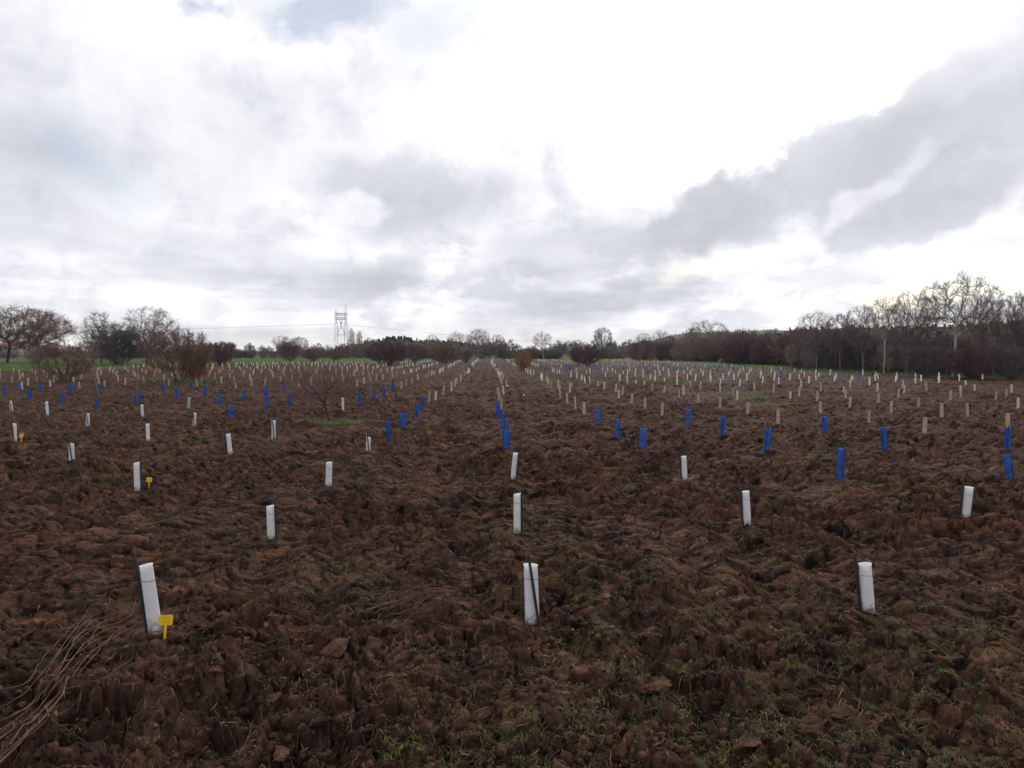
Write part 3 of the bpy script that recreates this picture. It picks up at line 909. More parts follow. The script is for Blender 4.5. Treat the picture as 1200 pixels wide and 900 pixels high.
# ---------------------------------------------------------------- large clods that can be told apart
def big_clod(px, py, wpx, hpx, label, seed, flat=.6):
    x, y = base_xy(px, py)
    for _ in range(2): x, y = ground_pt(px, py, hmax(x, y, .2))
    s = wpx / FPX * math.hypot(y, 1) * .55
    v, f = lump(seed, 4)
    v = v * (1 + (fbm(v[:, 0] * 2.2 + v[:, 2] * 1.7, v[:, 1] * 2.2 - v[:, 2], seed, 5, .6) * .55))[:, None]
    rg_ = random.Random(seed)
    Rm = Euler((rg_.uniform(-.5, .5), rg_.uniform(-.4, .4), rg_.uniform(0, 6.28))).to_matrix()
    nz = np.array([rg_.uniform(-.015, .015) for _ in range(len(v))])
    v = v * (1 + nz[:, None]) * np.array([1.0, .8, flat])
    v = (np.array(Rm) @ v.T).T * s
    cm_ = mesh_np("soil_clod", v, f, False); cm_.attributes.new("tone", 'FLOAT', 'POINT').data.foreach_set("value", np.full(len(v), .78, np.float32))
    o = obj("soil_clod", cm_, M_SOIL)
    o.location = (x, y, hmax(x, y, s * .5) + s * .30)
    tag(o, label, "clod", "big clods of turned soil in the foreground")
big_clod(395, 765, 46, 34, "broad smooth clod of soil below the left end of the brushwood pile", 41)
big_clod(437, 752, 24, 36, "narrow upright clod just right of the broad smooth clod", 42, .9)
big_clod(462, 812, 36, 40, "pale faceted clod left of the angular clod in the bottom middle", 43, .8)
big_clod(511, 800, 20, 26, "small angular clod right of the pale faceted clod, bottom middle", 44, .9)
big_clod(766, 812, 42, 30, "smooth tilted clod right of the middle foreground, like a flat slab", 45, .45)
big_clod(876, 876, 36, 24, "long flat slab of soil near the bottom edge, right half", 46, .4)
big_clod(322, 823, 22, 14, "rounded purplish clod left of the green weeds at bottom left", 47, .6)
big_clod(330, 888, 40, 22, "wide clod cut by the bottom edge, left half", 48, .6)
big_clod(485, 668, 20, 22, "pointed clod behind the brushwood pile", 49, 1.0)
big_clod(545, 690, 22, 18, "dark clod behind the right end of the brushwood pile", 50, .8)

big_clod(708, 700, 26, 18, "flat clod lying right of the middle foreground tube", 51, .5)
big_clod(655, 790, 30, 24, "rounded clod below and right of the middle foreground tube", 52, .7)
big_clod(560, 838, 34, 22, "low broad clod at bottom centre between weeds", 53, .5)
big_clod(820, 745, 24, 18, "small tilted clod above the smooth slab clod, right half", 54, .7)
big_clod(960, 812, 34, 20, "long clod at the bottom right among green weeds", 55, .45)
big_clod(250, 800, 24, 18, "small clod right of the lower left root bundle", 56, .7)
big_clod(1068, 744, 34, 22, "broad low clod below the right foreground tube", 57, .5)
big_clod(60, 655, 30, 18, "wide dark clod near the left edge above the roots", 58, .5)
# ---------------------------------------------------------------- scraps
def scrap(px, py, pts, th, material, label, name, cat):
    x, y = base_xy(px, py)
    bm = bmesh.new()
    top = [bm.verts.new((a, b, c + th)) for a, b, c in pts]; bot = [bm.verts.new((a, b, c)) for a, b, c in pts]
    n = len(pts)
    half = n // 2
    for k in range(half - 1):
        i0, i1, j1, j0 = k, k + 1, n - 2 - k, n - 1 - k
        bm.faces.new((top[i0], top[i1], top[j1], top[j0])); bm.faces.new((bot[i1], bot[i0], bot[j0], bot[j1]))
    for k in range(n):
        j = (k + 1) % n; bm.faces.new((bot[k], bot[j], top[j], top[k]))
    o = obj(name, bm, material); o.location = (x, y, hz(x, y) + .03)
    tag(o, label, cat)
scrap(639, 590, [(-.14, 0, 0), (-.06, .02, .04), (.02, .03, .08), (.07, .02, .04), (.12, -.02, 0), (.10, -.07, 0), (.05, -.04, .03), (.0, -.03, .06), (-.06, -.03, .03), (-.13, -.02, 0)], .004, M_PLAST,
      "crumpled black plastic scrap right of the second tube in the middle row", "plastic_scrap", "scrap")
stick([(641, 586), (643, 578), (645, 575)], .004, M_STICK, "pale upright straw sticking out beside the black plastic scrap", None, .04, "dry_twig", seed=95)
for (px, py, lb) in [(594, 453, "small white scrap in the soil right of the middle row, the farther of two"), (614.5, 463.5, "small white scrap in the soil right of the middle row, the nearer of two")]:
    scrap(px, py, [(-.10, 0, 0), (-.03, .03, .07), (.04, .03, .09), (.11, .01, .02), (.10, -.05, .0), (.04, -.05, .05), (-.02, -.05, .04), (-.09, -.04, 0)], .004, M_PAPER, lb, "paper_scrap", "scrap")

lap('--- bare trees')
# ---------------------------------------------------------------- bare trees by space colonisation
def colonise(seed, env, roots, n_att=900, step=.3, kill=.45, infl=2.4, iters=120, up=.15):
    """env(n, rng) -> attractor points; roots: list of polylines of start nodes"""
    rng = np.random.default_rng(seed)
    A = env(n_att, rng)
    nodes = []; par = []
    for rl in roots:
        last = -1
        for p in rl:
            nodes.append(np.array(p, float)); par.append(last); last = len(nodes) - 1
    nodes = np.array(nodes); par = list(par)
    alive = np.ones(len(A), bool)
    near = np.full(len(A), 1e9); nearest = np.zeros(len(A), int)
    start = 0
    for it in range(iters):
        new = nodes[start:]
        if len(new):
            D = np.linalg.norm(A[:, None] - new[None], axis=2)
            j = D.argmin(1); d = D[np.arange(len(A)), j]
            upd = d < near
            near[upd] = d[upd]; nearest[upd] = j[upd] + start
        alive &= near > kill
        act = alive & (near < infl if it > 6 else alive)
        if not act.any():
            act = alive
            if not act.any(): break
        start = len(nodes)
        idx = np.unique(nearest[act])
        add = []
        dirs = A - nodes[nearest]
        dirs /= np.linalg.norm(dirs, axis=1, keepdims=True) + 1e-9
        for i in idx:
            m = act & (nearest == i)
            v = dirs[m].sum(0) / m.sum() + rng.normal(size=3) * .18 + np.array([0, 0, up])
            v /= np.linalg.norm(v) + 1e-9
            add.append(nodes[i] + v * step); par.append(i)
        if not add: break
        nodes = np.concatenate([nodes, np.array(add)])
        if len(nodes) > 5000: break
    return nodes, np.array(par), rng

def skeleton_to_polys(nodes, par, r_tip, expo=2.2, rmax=None):
    n = len(nodes)
    kids = [[] for _ in range(n)]
    for i, p in enumerate(par):
        if p >= 0: kids[p].append(i)
    acc = np.zeros(n)
    for i in range(n - 1, -1, -1):
        if not kids[i]: acc[i] = r_tip ** expo
        if par[i] >= 0: acc[par[i]] += acc[i]
    rad = acc ** (1 / expo)
    if rmax: rad = np.minimum(rad, rmax * (rad / rad.max()) ** .85)
    polys = []
    stack = [(i, None) for i in range(n) if par[i] < 0]
    while stack:
        i, p = stack.pop()
        ch = []
        if p is not None: ch.append((nodes[p], min(rad[p], rad[i] * 1.15)))
        while True:
            ch.append((nodes[i], rad[i]))
            if not kids[i]: break
            ks = sorted(kids[i], key=lambda k: -rad[k])
            for k in ks[1:]: stack.append((k, i))
            i = ks[0]
        if len(ch) > 1:
            polys.append((np.array([c[0] for c in ch]), np.array([c[1] for c in ch])))
    return polys, rad, kids

LOD = [False]
def twigs_from(nodes, rad, par, rng, count, length, r, up=.5, out_c=None, maxr=.05, spread=.8):
    """fine twigs: a fork of short curved shoots on thin branches"""
    cand = np.where(rad < maxr)[0]
    if len(cand) == 0: cand = np.arange(len(nodes))
    i = rng.choice(cand, count)
    base = nodes[i]
    pd = nodes[i] - nodes[np.maximum(par[i], 0)]
    pd /= np.linalg.norm(pd, axis=1, keepdims=True) + 1e-9
    d = pd + rng.normal(size=(count, 3)) * spread; d[:, 2] += up
    d /= np.linalg.norm(d, axis=1, keepdims=True)
    L = length * rng.uniform(.4, 1.2, count)
    bend = rng.normal(size=(count, 3)) * .18; bend[:, 2] += .1
    p1 = base + d * (L * .5)[:, None]
    d2 = d + bend; d2 /= np.linalg.norm(d2, axis=1, keepdims=True)
    p2 = p1 + d2 * (L * .5)[:, None]
    P = np.stack([base, p1, p2], 1); Rr = np.stack([np.full(count, r), np.full(count, r * .8), np.full(count, r * .4)], 1)
    out = list(zip(P, Rr))
    # side shoots
    m = rng.integers(0, count, count)
    d3 = d2[m] + rng.normal(size=(count, 3)) * .7; d3[:, 2] += up * .5
    d3 /= np.linalg.norm(d3, axis=1, keepdims=True)
    q0 = p1[m]; q1 = q0 + d3 * (L[m] * .25)[:, None]; q2 = q1 + (d3 + bend[m]) * (L[m] * .25)[:, None]
    P2 = np.stack([q0, q1, q2], 1); R2 = Rr * .7
    if LOD[0]:
        return [(p[[0, 2]], q[[0, 2]]) for p, q in out + list(zip(P2, R2))]
    return out + list(zip(P2, R2))

def ellipsoid_env(cx, cy, cz, rx, ry, rz, lumps=0, zmin=None, hollow=.25):
    def f(n, rng):
        pts = []
        while len(pts) < n:
            p = rng.uniform(-1, 1, (n * 3, 3)); l = np.linalg.norm(p, axis=1)
            p = p[(l < 1) & (l > hollow * rng.random(len(l)))]
            q = p * np.array([rx, ry, rz]) + np.array([cx, cy, cz])
            if zmin is not None: q = q[q[:, 2] > zmin]
            if lumps:
                s = np.sin(q[:, 0] * lumps + 1.3) * np.sin(q[:, 1] * lumps + .4) * np.sin(q[:, 2] * lumps)
                q = q[s > -.25]
            pts.extend(q.tolist())
        return np.array(pts[:n])
    return f

def split_tree(nodes, par, rng, r_tip, rmax, ntw, twl, twr, thick, up=.5, spread=.8, expo=2.2, maxr=None):
    polys, rad, kids = skeleton_to_polys(nodes, par, r_tip, expo, rmax)
    trunk = []; thin = []
    for p, r in polys:
        if r[min(1, len(r) - 1)] > thick: trunk.append((p, r))
        else: thin.append((p, r))
    tw = twigs_from(nodes, rad, par, rng, ntw, twl, twr, up, maxr=maxr or rmax * .35, spread=spread)
    tv, tf = tubes(trunk, 6) if trunk else tubes(polys[:1], 6)
    # thin branches and shoots together form the crown
    a, b = tubes(thin, 4) if thin else (np.zeros((0, 3)), np.zeros((0, 4), int))
    c, d = tubes(tw, 3)
    cv = np.concatenate([a, c]); cf = np.concatenate([b, d + len(a)])
    return (mesh_np("trunk", tv, tf, True), mesh_np("crown", cv, cf))

def make_tree_mesh(seed, H=10, W_=8, trunk_h=2.5, lean=0, ntw=2500, twl=.8, twr=.011, n_att=900, lumps=.9, hollow=.35, low=.30, rmax=.22, step=.33, r_tip=.012, up=.1, fork=False):
    rz = H * (1 - low) / 2
    env = ellipsoid_env(lean * H * .3, 0, H * low + rz, W_ / 2, W_ / 2 * .9, rz, lumps, hollow=hollow)
    n = max(3, int(trunk_h / .4))
    rg_ = random.Random(seed)
    roots = []
    if fork:
        for s in (-1, 1, .2):
            pts = []; x = 0; y = 0
            for k in range(n + 1):
                pts.append((x, y, -.3 + (trunk_h + .3) * k / n)); x += s * .16 + rg_.uniform(-.05, .05); y += rg_.uniform(-.12, .12)
            roots.append(pts)
    else:
        pts = []; x = 0; y = 0
        for k in range(n + 1):
            pts.append((x, y, -.3 + (trunk_h + .3) * k / n)); x += lean * .12 + rg_.uniform(-.05, .05); y += rg_.uniform(-.05, .05)
        roots.append(pts)
    nodes, par, rng = colonise(seed, env, roots, n_att, step, step * 1.5, step * 8, 90, up)
    return split_tree(nodes, par, rng, r_tip, rmax, ntw, twl, twr, rmax * .22, up=.35)

def make_bush_mesh(seed, H=3.8, W_=5.5, ntw=6500, twl=.5, twr=.0062, stems=7, n_att=700, rmax=.07, zlow=.25, lumps=1.2, step=.2, up=.15, tw_up=.5):
    env = ellipsoid_env(0, 0, H * .52, W_ / 2, W_ / 2 * .85, H * .48, lumps, zmin=zlow, hollow=.5)
    rg_ = random.Random(seed)
    roots = []
    for s in range(stems):
        a = s / stems * 6.28 + rg_.uniform(-.3, .3); x = math.cos(a) * .12; y = math.sin(a) * .12; pts = []
        for k in range(4):
            pts.append((x, y, -.2 + .25 * k)); x += math.cos(a) * .12; y += math.sin(a) * .12
        roots.append(pts)
    nodes, par, rng = colonise(seed, env, roots, n_att, step, step * 1.5, step * 9, 80, up)
    return split_tree(nodes, par, rng, .006, rmax, ntw, twl, twr, rmax * .35, up=tw_up, spread=.6, maxr=rmax * .6)

GEO = {}
def geo(key, fn):
    if key not in GEO: GEO[key] = fn()
    return GEO[key]
def mat_copy(me, m):
    k = (me.name, m.name)
    if k not in GEO:
        c = me.copy(); c.materials.clear(); c.materials.append(m); GEO[k] = c
    return GEO[k]

def plant(name, meshes, loc, size, nominal, bark, twig, label, cat, group=None, rz=None, zoff=0.0):
    """size/nominal: (width, height)"""
    t = empty(name, loc, rg.uniform(0, 6.28) if rz is None else rz)
    t.scale = (size[0] / nominal[0], size[0] / nominal[0], size[1] / nominal[1])
    a = obj("trunk" if name.endswith("tree") or name.endswith("sapling") else "stems", mat_copy(meshes[0], bark), None, t)
    b = obj("crown" if name.endswith("tree") or name.endswith("sapling") else "twigs", mat_copy(meshes[1], twig), None, t)
    tag(t, label, cat, group)
    return t

def put(name, key, px, d, top_py, width_px, bark, twig, label, cat, group=None, rz=None, extra=1.0):
    me, nom = key
    p = at_dist(px, d)
    z = hz(p.x, p.y)
    Hh = at_dist(px, d, top_py).z - z
    return plant(name, me, (p.x, p.y, z - .05), (width_px / FPX * d * extra, Hh), nom, bark, twig, label, cat, group, rz)

T1 = (geo("t1", lambda: make_tree_mesh(1, 12, 13, 1.8, .3, 13000, 1.15, .013, 1500, .5, .5, .22, .30, .36)), (13, 12))          # dome, many limbs
T2 = (geo("t2", lambda: make_tree_mesh(2, 10, 8.5, 2.6, .1, 3000, .8, .012, 900, .9, .35, .30, .26, .33)), (8.5, 10))
T3 = (geo("t3", lambda: make_tree_mesh(3, 10, 8, 4.0, -.2, 2200, .7, .011, 620, 1.1, .3, .42, .24, .36)), (8, 10))
T4 = (geo("t4", lambda: make_tree_mesh(4, 9, 6.5, 2.0, .2, 2600, .7, .011, 700, 1.0, .3, .25, .2, .33, fork=True)), (6.5, 9))
T5 = (geo("t5", lambda: make_tree_mesh(5, 10, 3.0, 1.5, 0, 1500, .9, .012, 420, 0, .1, .15, .16, .36, up=.6)), (3.0, 10))     # poplar
T6 = (geo("t6", lambda: make_tree_mesh(6, 9.5, 9.5, 3.2, .0, 5500, .6, .016, 1000, .7, .3, .22, .30, .3)), (9.5, 9.5))       # thick
B1 = (geo("b1", lambda: make_bush_mesh(11)), (5.9, 3.9))
B2 = (geo("b2", lambda: make_bush_mesh(12, 4.2, 6, 6500, .6, .010, 9, 800, .07, .1, .9)), (6.4, 4.4))
B3 = (geo("b3", lambda: make_bush_mesh(13, 3.0, 3.4, 2900, .75, .006, 8, 420, .05, .05, 1.9, tw_up=.7)), (3.7, 3.3))
S1 = (geo("s1", lambda: make_tree_mesh(21, 4.3, 2.6, 1.9, -.9, 240, .45, .006, 110, 0, .2, .45, .045, .22, .005, up=.3)), (2.6, 4.3))
S2 = (geo("s2", lambda: make_tree_mesh(22, 2.5, 3.5, .80, -.5, 1700, .42, .0036, 300, .9, .3, .30, .10, .15, .0075, up=.15)), (3.5, 2.5))
R1 = (geo("r1", lambda: make_tree_mesh(24, 4.7, 5.6, .9, -.15, 7500, .50, .0055, 800, .8, .4, .16, .15, .22, .006, up=.05, fork=True)), (5.6, 4.7))

# left group
put("bare_tree", T1, 8, 150, 359, 118, M_BARKD, M_TWR, "wide domed bare tree at the far left edge with dark leaning limbs", "tree", rz=.4)
put("bare_tree", T6, 135, 136, 378, 68, M_BARKD, M_TWD, "low dense dark tree left of the tall spreading one, dark down to the grass", "tree", rz=1)
put("bare_bush", B2, 138, 133, 384, 64, M_BARKD, M_TWD, "dense dark thicketlike bush at the foot of the left tree group, touching the grass", "bush", rz=1)
put("bare_tree", T4, 118, 140, 365, 46, M_BARKD, M_TWG, "open crooked bare tree rising above the dense dark one on its left", "tree", rz=2)
put("bare_tree", T2, 176, 132, 358, 62, M_BARKD, M_TWG, "tall bare tree with a round spreading crown behind the reddish tree on the left", "tree", rz=0)
put("bare_tree", T6, 172, 138, 385, 62, M_BARKD, M_TWD, "dense purplish bare tree filling the foot of the tall round crowned one", "tree", rz=3)
put("bare_tree", T4, 215, 128, 384, 34, M_BARK, M_TWP, "small pale bare tree standing just behind the orange reddish tree", "tree", rz=3)
put("bare_bush", B1, 76, 62, 398, 84, M_BARKD, M_TWR, "large low reddish bare bush in the field near the left edge", "bush", rz=0)
put("bare_tree", R1, 211, 59, 386, 84, M_BARKD, M_TWR, "reddish small bare tree with short dark trunk on a grass patch, left", "tree", rz=.3)
put("bare_bush", B3, 228, 60.5, 401, 36, M_BARKD, M_TWO, "orange brown bush filling the right side of the reddish small tree", "bush", rz=.3)
put("bare_sapling", S1, 117, 41, 381, 52, M_TWY, M_TWP, "thin forked sapling leaning left among the blue guards", "sapling", rz=0)
put("bare_sapling", S2, 386, 27.3, 428, 98, M_BARKD, M_TWR, "small wide reddish bare sapling on the nearest grass patch", "sapling", rz=.2)
put("bare_bush", B2, 259, 127, 399, 48, M_BARKD, M_TWM, "round dark reddish bush right of the left tree group at the field edge", "bush", rz=2)
k = 0
for (px, d, tp, w, tw, lb) in [(340, 165, 402, 30, M_TWM, "dark red bush at the field edge left of the pylon, the leftmost of three"), (367, 172, 406, 26, M_TWR, "small reddish bush at the field edge left of the pylon, the middle of three"),
                         (393, 172, 405, 26, M_TWR, "small reddish bush at the foot of the pylon"), (455, 127, 398, 60, M_TWM, "broad maroon bush in front of the dark wood, right of the poplars"),
                         (486, 150, 402, 36, M_TWM, "maroon bush touching the right side of the broad maroon one"), (521, 141, 404, 44, M_TWR, "reddish bush left of the end of the middle rows"), (546, 150, 410, 24, M_TWM, "small dark bush beside the far end of the middle rows"),
                         (687, 120, 404, 44, M_TWM, "rounded maroon bush in the field right of the orange bush")]:
    put("bare_bush", B2 if k % 2 else B1, px, d, tp, w, M_BARKD, tw, lb, "bush", rz=k * 1.3); k += 1
put("bare_bush", B3, 613.5, 95, 411, 27, M_BARKD, M_TWO, "orange bush at the far end of the field beside the middle row", "bush", rz=1)
# poplars by the pylon
put("poplar_tree", T5, 412, 222, 386, 9, M_BARKP, M_TWP, "slender pale poplar right of the pylon, the left and taller of two", "tree", rz=1)
put("poplar_tree", T5, 421, 225, 389, 10, M_BARKP, M_TWP, "slender pale poplar right of the pylon, the right one of two", "tree", rz=2)
put("bare_tree", T2, 432, 230, 395, 14, M_BARKP, M_TWP, "small pale bare tree right of the two poplars", "tree", rz=2)
# trees over the far wood
for (px, d, tp, w, T, bk, tw, lb) in [
    (330, 235, 393, 26, T2, M_BARK, M_TWG, "grey bare tree slightly above the wood left of the pylon, left of a pair"),
    (350, 235, 394, 26, T6, M_BARK, M_TWG, "grey bare tree slightly above the wood left of the pylon, right of a pair"),
    (508, 215, 392, 20, T4, M_BARKP, M_TWP, "faint pale bare tree above the wood left of the middle row"),
    (536, 210, 388, 24, T3, M_BARKP, M_TWP, "pale bare tree above the wood, left of the row end"),
    (560, 205, 385, 34, T2, M_BARK, M_TWG, "widest bare tree above the wood where the middle rows end"),
    (583, 205, 392, 24, T4, M_BARK, M_TWG, "low bare tree right above the end of the middle row"),
    (637, 176, 388, 26, T3, M_BARKP, M_TWP, "pale bare tree with thin limbs behind the orange bush"),
    (669, 185, 399, 22, T4, M_BARKD, M_TWD, "short dark bare tree behind the maroon bush's left side"),
    (706, 195, 383, 27, T6, M_BARKD, M_TWD, "dark solitary bare tree right behind the rounded maroon bush"),
    (752, 190, 390, 24, T4, M_BARKD, M_TWG, "crooked bare tree leaning left above the reddish thicket"),
    (773, 188, 386, 22, T3, M_BARKD, M_TWG, "thin crooked bare tree above the reddish thicket, right of the leaning one"),
    (826, 180, 375, 56, T2, M_BARK, M_TWG, "broad bare tree in front of the pale far hill"),
    (808, 184, 384, 26, T4, M_BARK, M_TWG, "small bare tree at the left shoulder of the broad tree"),
    (848, 180, 384, 22, T3, M_BARKP, M_TWG, "thin bare tree at the right shoulder of the broad tree"),
    (900, 150, 388, 14, T3, M_BARKD, M_TWD, "lone thin dark tree above the thicket before the hill"),
]:
    put("bare_tree", T, px, d, tp, w, bk, tw, lb, "tree", rz=rg.uniform(0, 6))
# right hand wood edge, trees told apart
big = [(936, 104, 382, 26, T4, M_BARK, M_TWG, "leftmost small bare tree where the right hand wood begins"),
       (958, 98, 364, 46, T2, M_BARK, M_TWG, "second bare tree from the left end of the right hand wood"),
       (985, 92, 366, 40, T6, M_BARK, M_TWG, "bushy bare tree third from the left end of the right hand wood"),
       (1012, 88, 356, 44, T2, M_BARK, M_TWG, "bare tree fourth from the left end of the right hand wood"),
       (1036, 82, 346, 52, T3, M_BARKP, M_TWP, "pale forked bare tree left of the tallest pair in the right hand wood"),
       (1062, 78, 340, 56, T2, M_BARK, M_TWG, "bare tree with yellowish twigs, second left of the tallest tree"),
       (1088, 76, 346, 46, T4, M_BARK, M_TWG, "forked bare tree immediately left of the tallest tree"),
       (1117, 70, 320, 88, T3, M_BARKP, M_TWG, "tallest tree of the right hand wood, pale trunk and wide open crown"),
       (1142, 74, 341, 50, T2, M_BARK, M_TWP, "bare tree immediately right of the tallest tree"),
       (1166, 72, 350, 44, T4, M_BARKP, M_TWG, "pale stemmed forked tree second right of the tallest tree"),
       (1190, 68, 341, 58, T2, M_BARKD, M_TWG, "dense bare tree cut by the right edge of the photo"),
       (1222, 66, 338, 66, T6, M_BARKD, M_TWD, "dark bare tree just beyond the right edge, only its left branches in view")]
for (px, d, tp, w, T, bk, tw, lb) in big:
    put("bare_tree", T, px, d, tp, w * 1.1, bk, tw, lb, "tree", rz=rg.uniform(0, 6))

lap('----- thickets')
# ---------------------------------------------------------------- thickets and far wood (masses)
def mesh_arrays(me):
    v = np.empty(len(me.vertices) * 3, np.float32); me.vertices.foreach_get("co", v)
    f = np.empty(len(me.loops), np.int32); me.loops.foreach_get("vertex_index", f)
    return v.reshape(-1, 3), f.reshape(-1, 4)

LOD[0] = True
FARW = [geo(f"farw{s}", lambda s=s: make_tree_mesh(400 + s, 7, 5, 1.0, .1, 420, 1.0, .045, 140, .6, .3, .08, .16, .55, .03)) for s in range(4)]
LOW = [geo(f"low{s}", lambda s=s: make_bush_mesh(200 + s, 4.0, 4.4, 1100, .8, .019, 6, 200, .06, .1, .7, .3)) for s in range(3)]
LOWT = [geo(f"lowt{s}", lambda s=s: make_tree_mesh(300 + s, 7, 5, 1.6, .1, 850, .9, .020, 240, .6, .3, .15, .16, .4, .018)) for s in range(3)]
LOD[0] = False
def mass(name, spots, variants, nominal_h, material, label, cat):
    Vs = []; Fs = []; base = 0
    for vi, (tm, cm) in enumerate(variants):
        sp = [s for k, s in enumerate(spots) if k % len(variants) == vi]
        if not sp: continue
        a, b = mesh_arrays(tm); c, d = mesh_arrays(cm)
        v = np.concatenate([a, c]); f = np.concatenate([b, d + len(a)])
        sp = np.array(sp)   # x y z w_scale h_scale
        M = rotz(RNG.random(len(sp)) * 6.28)
        S = np.stack([sp[:, 3], sp[:, 3], sp[:, 4]], -1)
        M = M * S[:, None, :]
        vv, ff = scatter_mesh(v, f, M, sp[:, :3])
        Vs.append(vv); Fs.append(ff + base); base += len(vv)
    o = obj(name, mesh_np(name, np.concatenate(Vs), np.concatenate(Fs)), material)
    tag(o, label, cat, kind="stuff")

def band(pxs, dists, tops, n, depth, nominal, wfac, jitter=.18):
    out = []
    for k in range(n):
        px = rg.uniform(pxs[0], pxs[-1]); d = float(np.interp(px, pxs, dists)) + rg.uniform(0, depth)
        tp = float(np.interp(px, pxs, tops))
        p = at_dist(px, d); H = at_dist(px, d, tp).z
        H = max(1.2, H * rg.uniform(1 - jitter * 2, 1 + jitter * .5))
        s = H / nominal
        z = float(hsurf(p.x, p.y))
        out.append((p.x, p.y, z - .1, s * wfac * rg.uniform(.8, 1.3), s))
    return out
# far wood from left to the start of the right thicket
mass("far_wood", band([-260, 0, 100, 300, 430, 500, 600, 700, 800], [240, 235, 230, 235, 230, 225, 205, 225, 220], [404, 405, 404, 402, 401, 400, 400, 401, 398], 330, 40, 7, 1.2, .28), FARW, 7, M_TWF,
     "grey brown leafless wood along the horizon behind the meadow", "wood")
mass("far_undergrowth", band([-260, 0, 300, 600, 800], [233, 228, 228, 203, 215], [412, 411, 410, 409, 408], 150, 14, 4, 1.8), LOW, 4, M_TWG, "low grey brown scrub at the foot of the far wood", "scrub")
mass("reddish_thicket", band([742, 770, 850, 940], [178, 168, 150, 112], [404, 399, 394, 391], 95, 24, 4, 1.0, .36), LOW, 4, M_TWH, "reddish bare thicket in front of the pale hill", "thicket")
mass("maroon_thicket", band([850, 900, 960], [140, 126, 106], [398, 394, 394], 45, 16, 4, 1.0, .30), LOW, 4, M_TWM, "maroon bare thicket at the left end of the right hand wood", "thicket")
mass("dark_thicket", band([925, 1000, 1100, 1200, 1320], [108, 90, 76, 69, 63], [392, 392, 394, 394, 390], 150, 24, 4, .9, .36), LOW, 4, M_TWD, "dark purplish undergrowth filling the right hand wood", "thicket")
mass("grey_thicket", band([925, 1000, 1100, 1200, 1320], [102, 86, 73, 66, 60], [400, 398, 395, 392, 390], 60, 10, 7, .7, .28), LOWT, 7, M_TWL, "grey saplings standing close together along the right hand wood's edge", "thicket")
# wide bushes at its front which can be told apart
for (px, d, tp, w, tw, lb) in [(1140, 64.5, 402, 78, M_TWM, "wide dark maroon bush at the front of the right hand wood"), (1085, 69, 404, 60, M_TWD, "dark rounded bush in front of the tallest tree's left side"),
                               (1188, 62.5, 404, 54, M_TWD, "dark bush at the front of the wood by the right edge")]:
    put("bare_bush", B2, px, d, tp, w, M_BARKD, tw, lb, "bush", rz=rg.uniform(0, 6))

lap('-------- hills')
# ---------------------------------------------------------------- hills
def hill(name, pts, d_front, d_top, d_back, material, pines=0, label=None):
    """ridge: list of (px, py of the skyline) at distance d_top"""
    px = np.array([p[0] for p in pts]); py = np.array([p[1] for p in pts])
    n = 160; K = 22
    P = np.linspace(px[0], px[-1], n); S = np.interp(P, px, py)
    V = []
    for j in range(K):
        if j <= 11: t = j / 11; d = d_front + (d_top - d_front) * t; h = t * t * (3 - 2 * t)
        else: t = (j - 11) / (K - 12); d = d_top + (d_back - d_top) * t; h = 1 - t * t * (3 - 2 * t)
        for a, s in zip(P, S):
            q = at_dist(a, d_top, s); ang = at_dist(a, d)
            Hh = max(0, q.z)
            V.append((ang.x, ang.y, h * Hh - .6 * (1 - h)))
    V = np.array(V)
    nz = fbm(V[:, 0] * .05, V[:, 1] * .05, 5, 4) * 2.4 + fbm(V[:, 0] * .2, V[:, 1] * .2, 6, 3) * .8
    V[:, 2] += nz * np.clip(V[:, 2] / 8, 0, 1)
    i = np.arange(K - 1)[:, None] * n; j = np.arange(n - 1)[None]
    F = np.stack([i + j, i + j + 1, i + n + j + 1, i + n + j], -1).reshape(-1, 4)[:, ::-1]
    o = obj(name, mesh_np(name, V, F, True), material); o["kind"] = "structure"
    return V.reshape(K, n, 3)
HB = hill("hill", [(880, 410), (915, 392), (940, 388), (1000, 386), (1060, 384.5), (1100, 381), (1150, 378.5), (1200, 377), (1300, 374), (1420, 372)], 140, 230, 330, M_HILL)
HA = hill("hill", [(700, 411), (760, 400), (790, 393), (815, 390), (850, 389.5), (880, 388), (905, 386.5), (912, 388), (960, 390), (1050, 395)], 380, 560, 800, M_HILLF)
HC = hill("hill", [(410, 409), (430, 403), (450, 398.5), (470, 396.5), (500, 400), (540, 403), (590, 409)], 250, 300, 380, M_HILL)

# pines on the hills, a mass
def pine_mesh(seed):
    rng = np.random.default_rng(seed)
    n = 420
    z = rng.random(n) ** .8; a = rng.random(n) * 6.28
    r = (1 - .55 * z) * (.55 + .45 * rng.random(n)) * 1.3 * np.clip(z * 4 + .35, 0, 1)
    c = np.stack([np.cos(a) * r, np.sin(a) * r, .9 + z * 3.2], -1)
    q = np.array([(-.22, -.16, 0), (.22, -.14, .04), (.18, .2, -.03), (-.2, .16, .05)])
    M = rot_any(n)
    v, f = scatter_mesh(q, np.array([[0, 1, 2, 3]]), M, c)
    tv, tf = tubes([(np.array([(0, 0, -.3), (0.02, 0, 1.5), (0, 0, 3.6)]), np.array([.14, .1, .03]))], 5)
    return mesh_np("t", tv, tf), mesh_np("c", v, f)
PN = [pine_mesh(s) for s in range(2)]
def hill_trees(name, V, n, jlo, jhi, hs, label, material=M_PINE):
    sp = []
    for _ in range(n):
        j = rg.randrange(jlo, jhi); i = rg.randrange(2, V.shape[1] - 2)
        p = V[j, i] * .5 + V[j, i + 1] * .5
        if p[2] < 3: continue
        h = rg.uniform(*hs)
        sp.append((p[0], p[1], p[2] - .3, h / 4 * rg.uniform(.9, 1.4), h / 4))
    mass(name, sp, PN, 4, material, label, "wood")
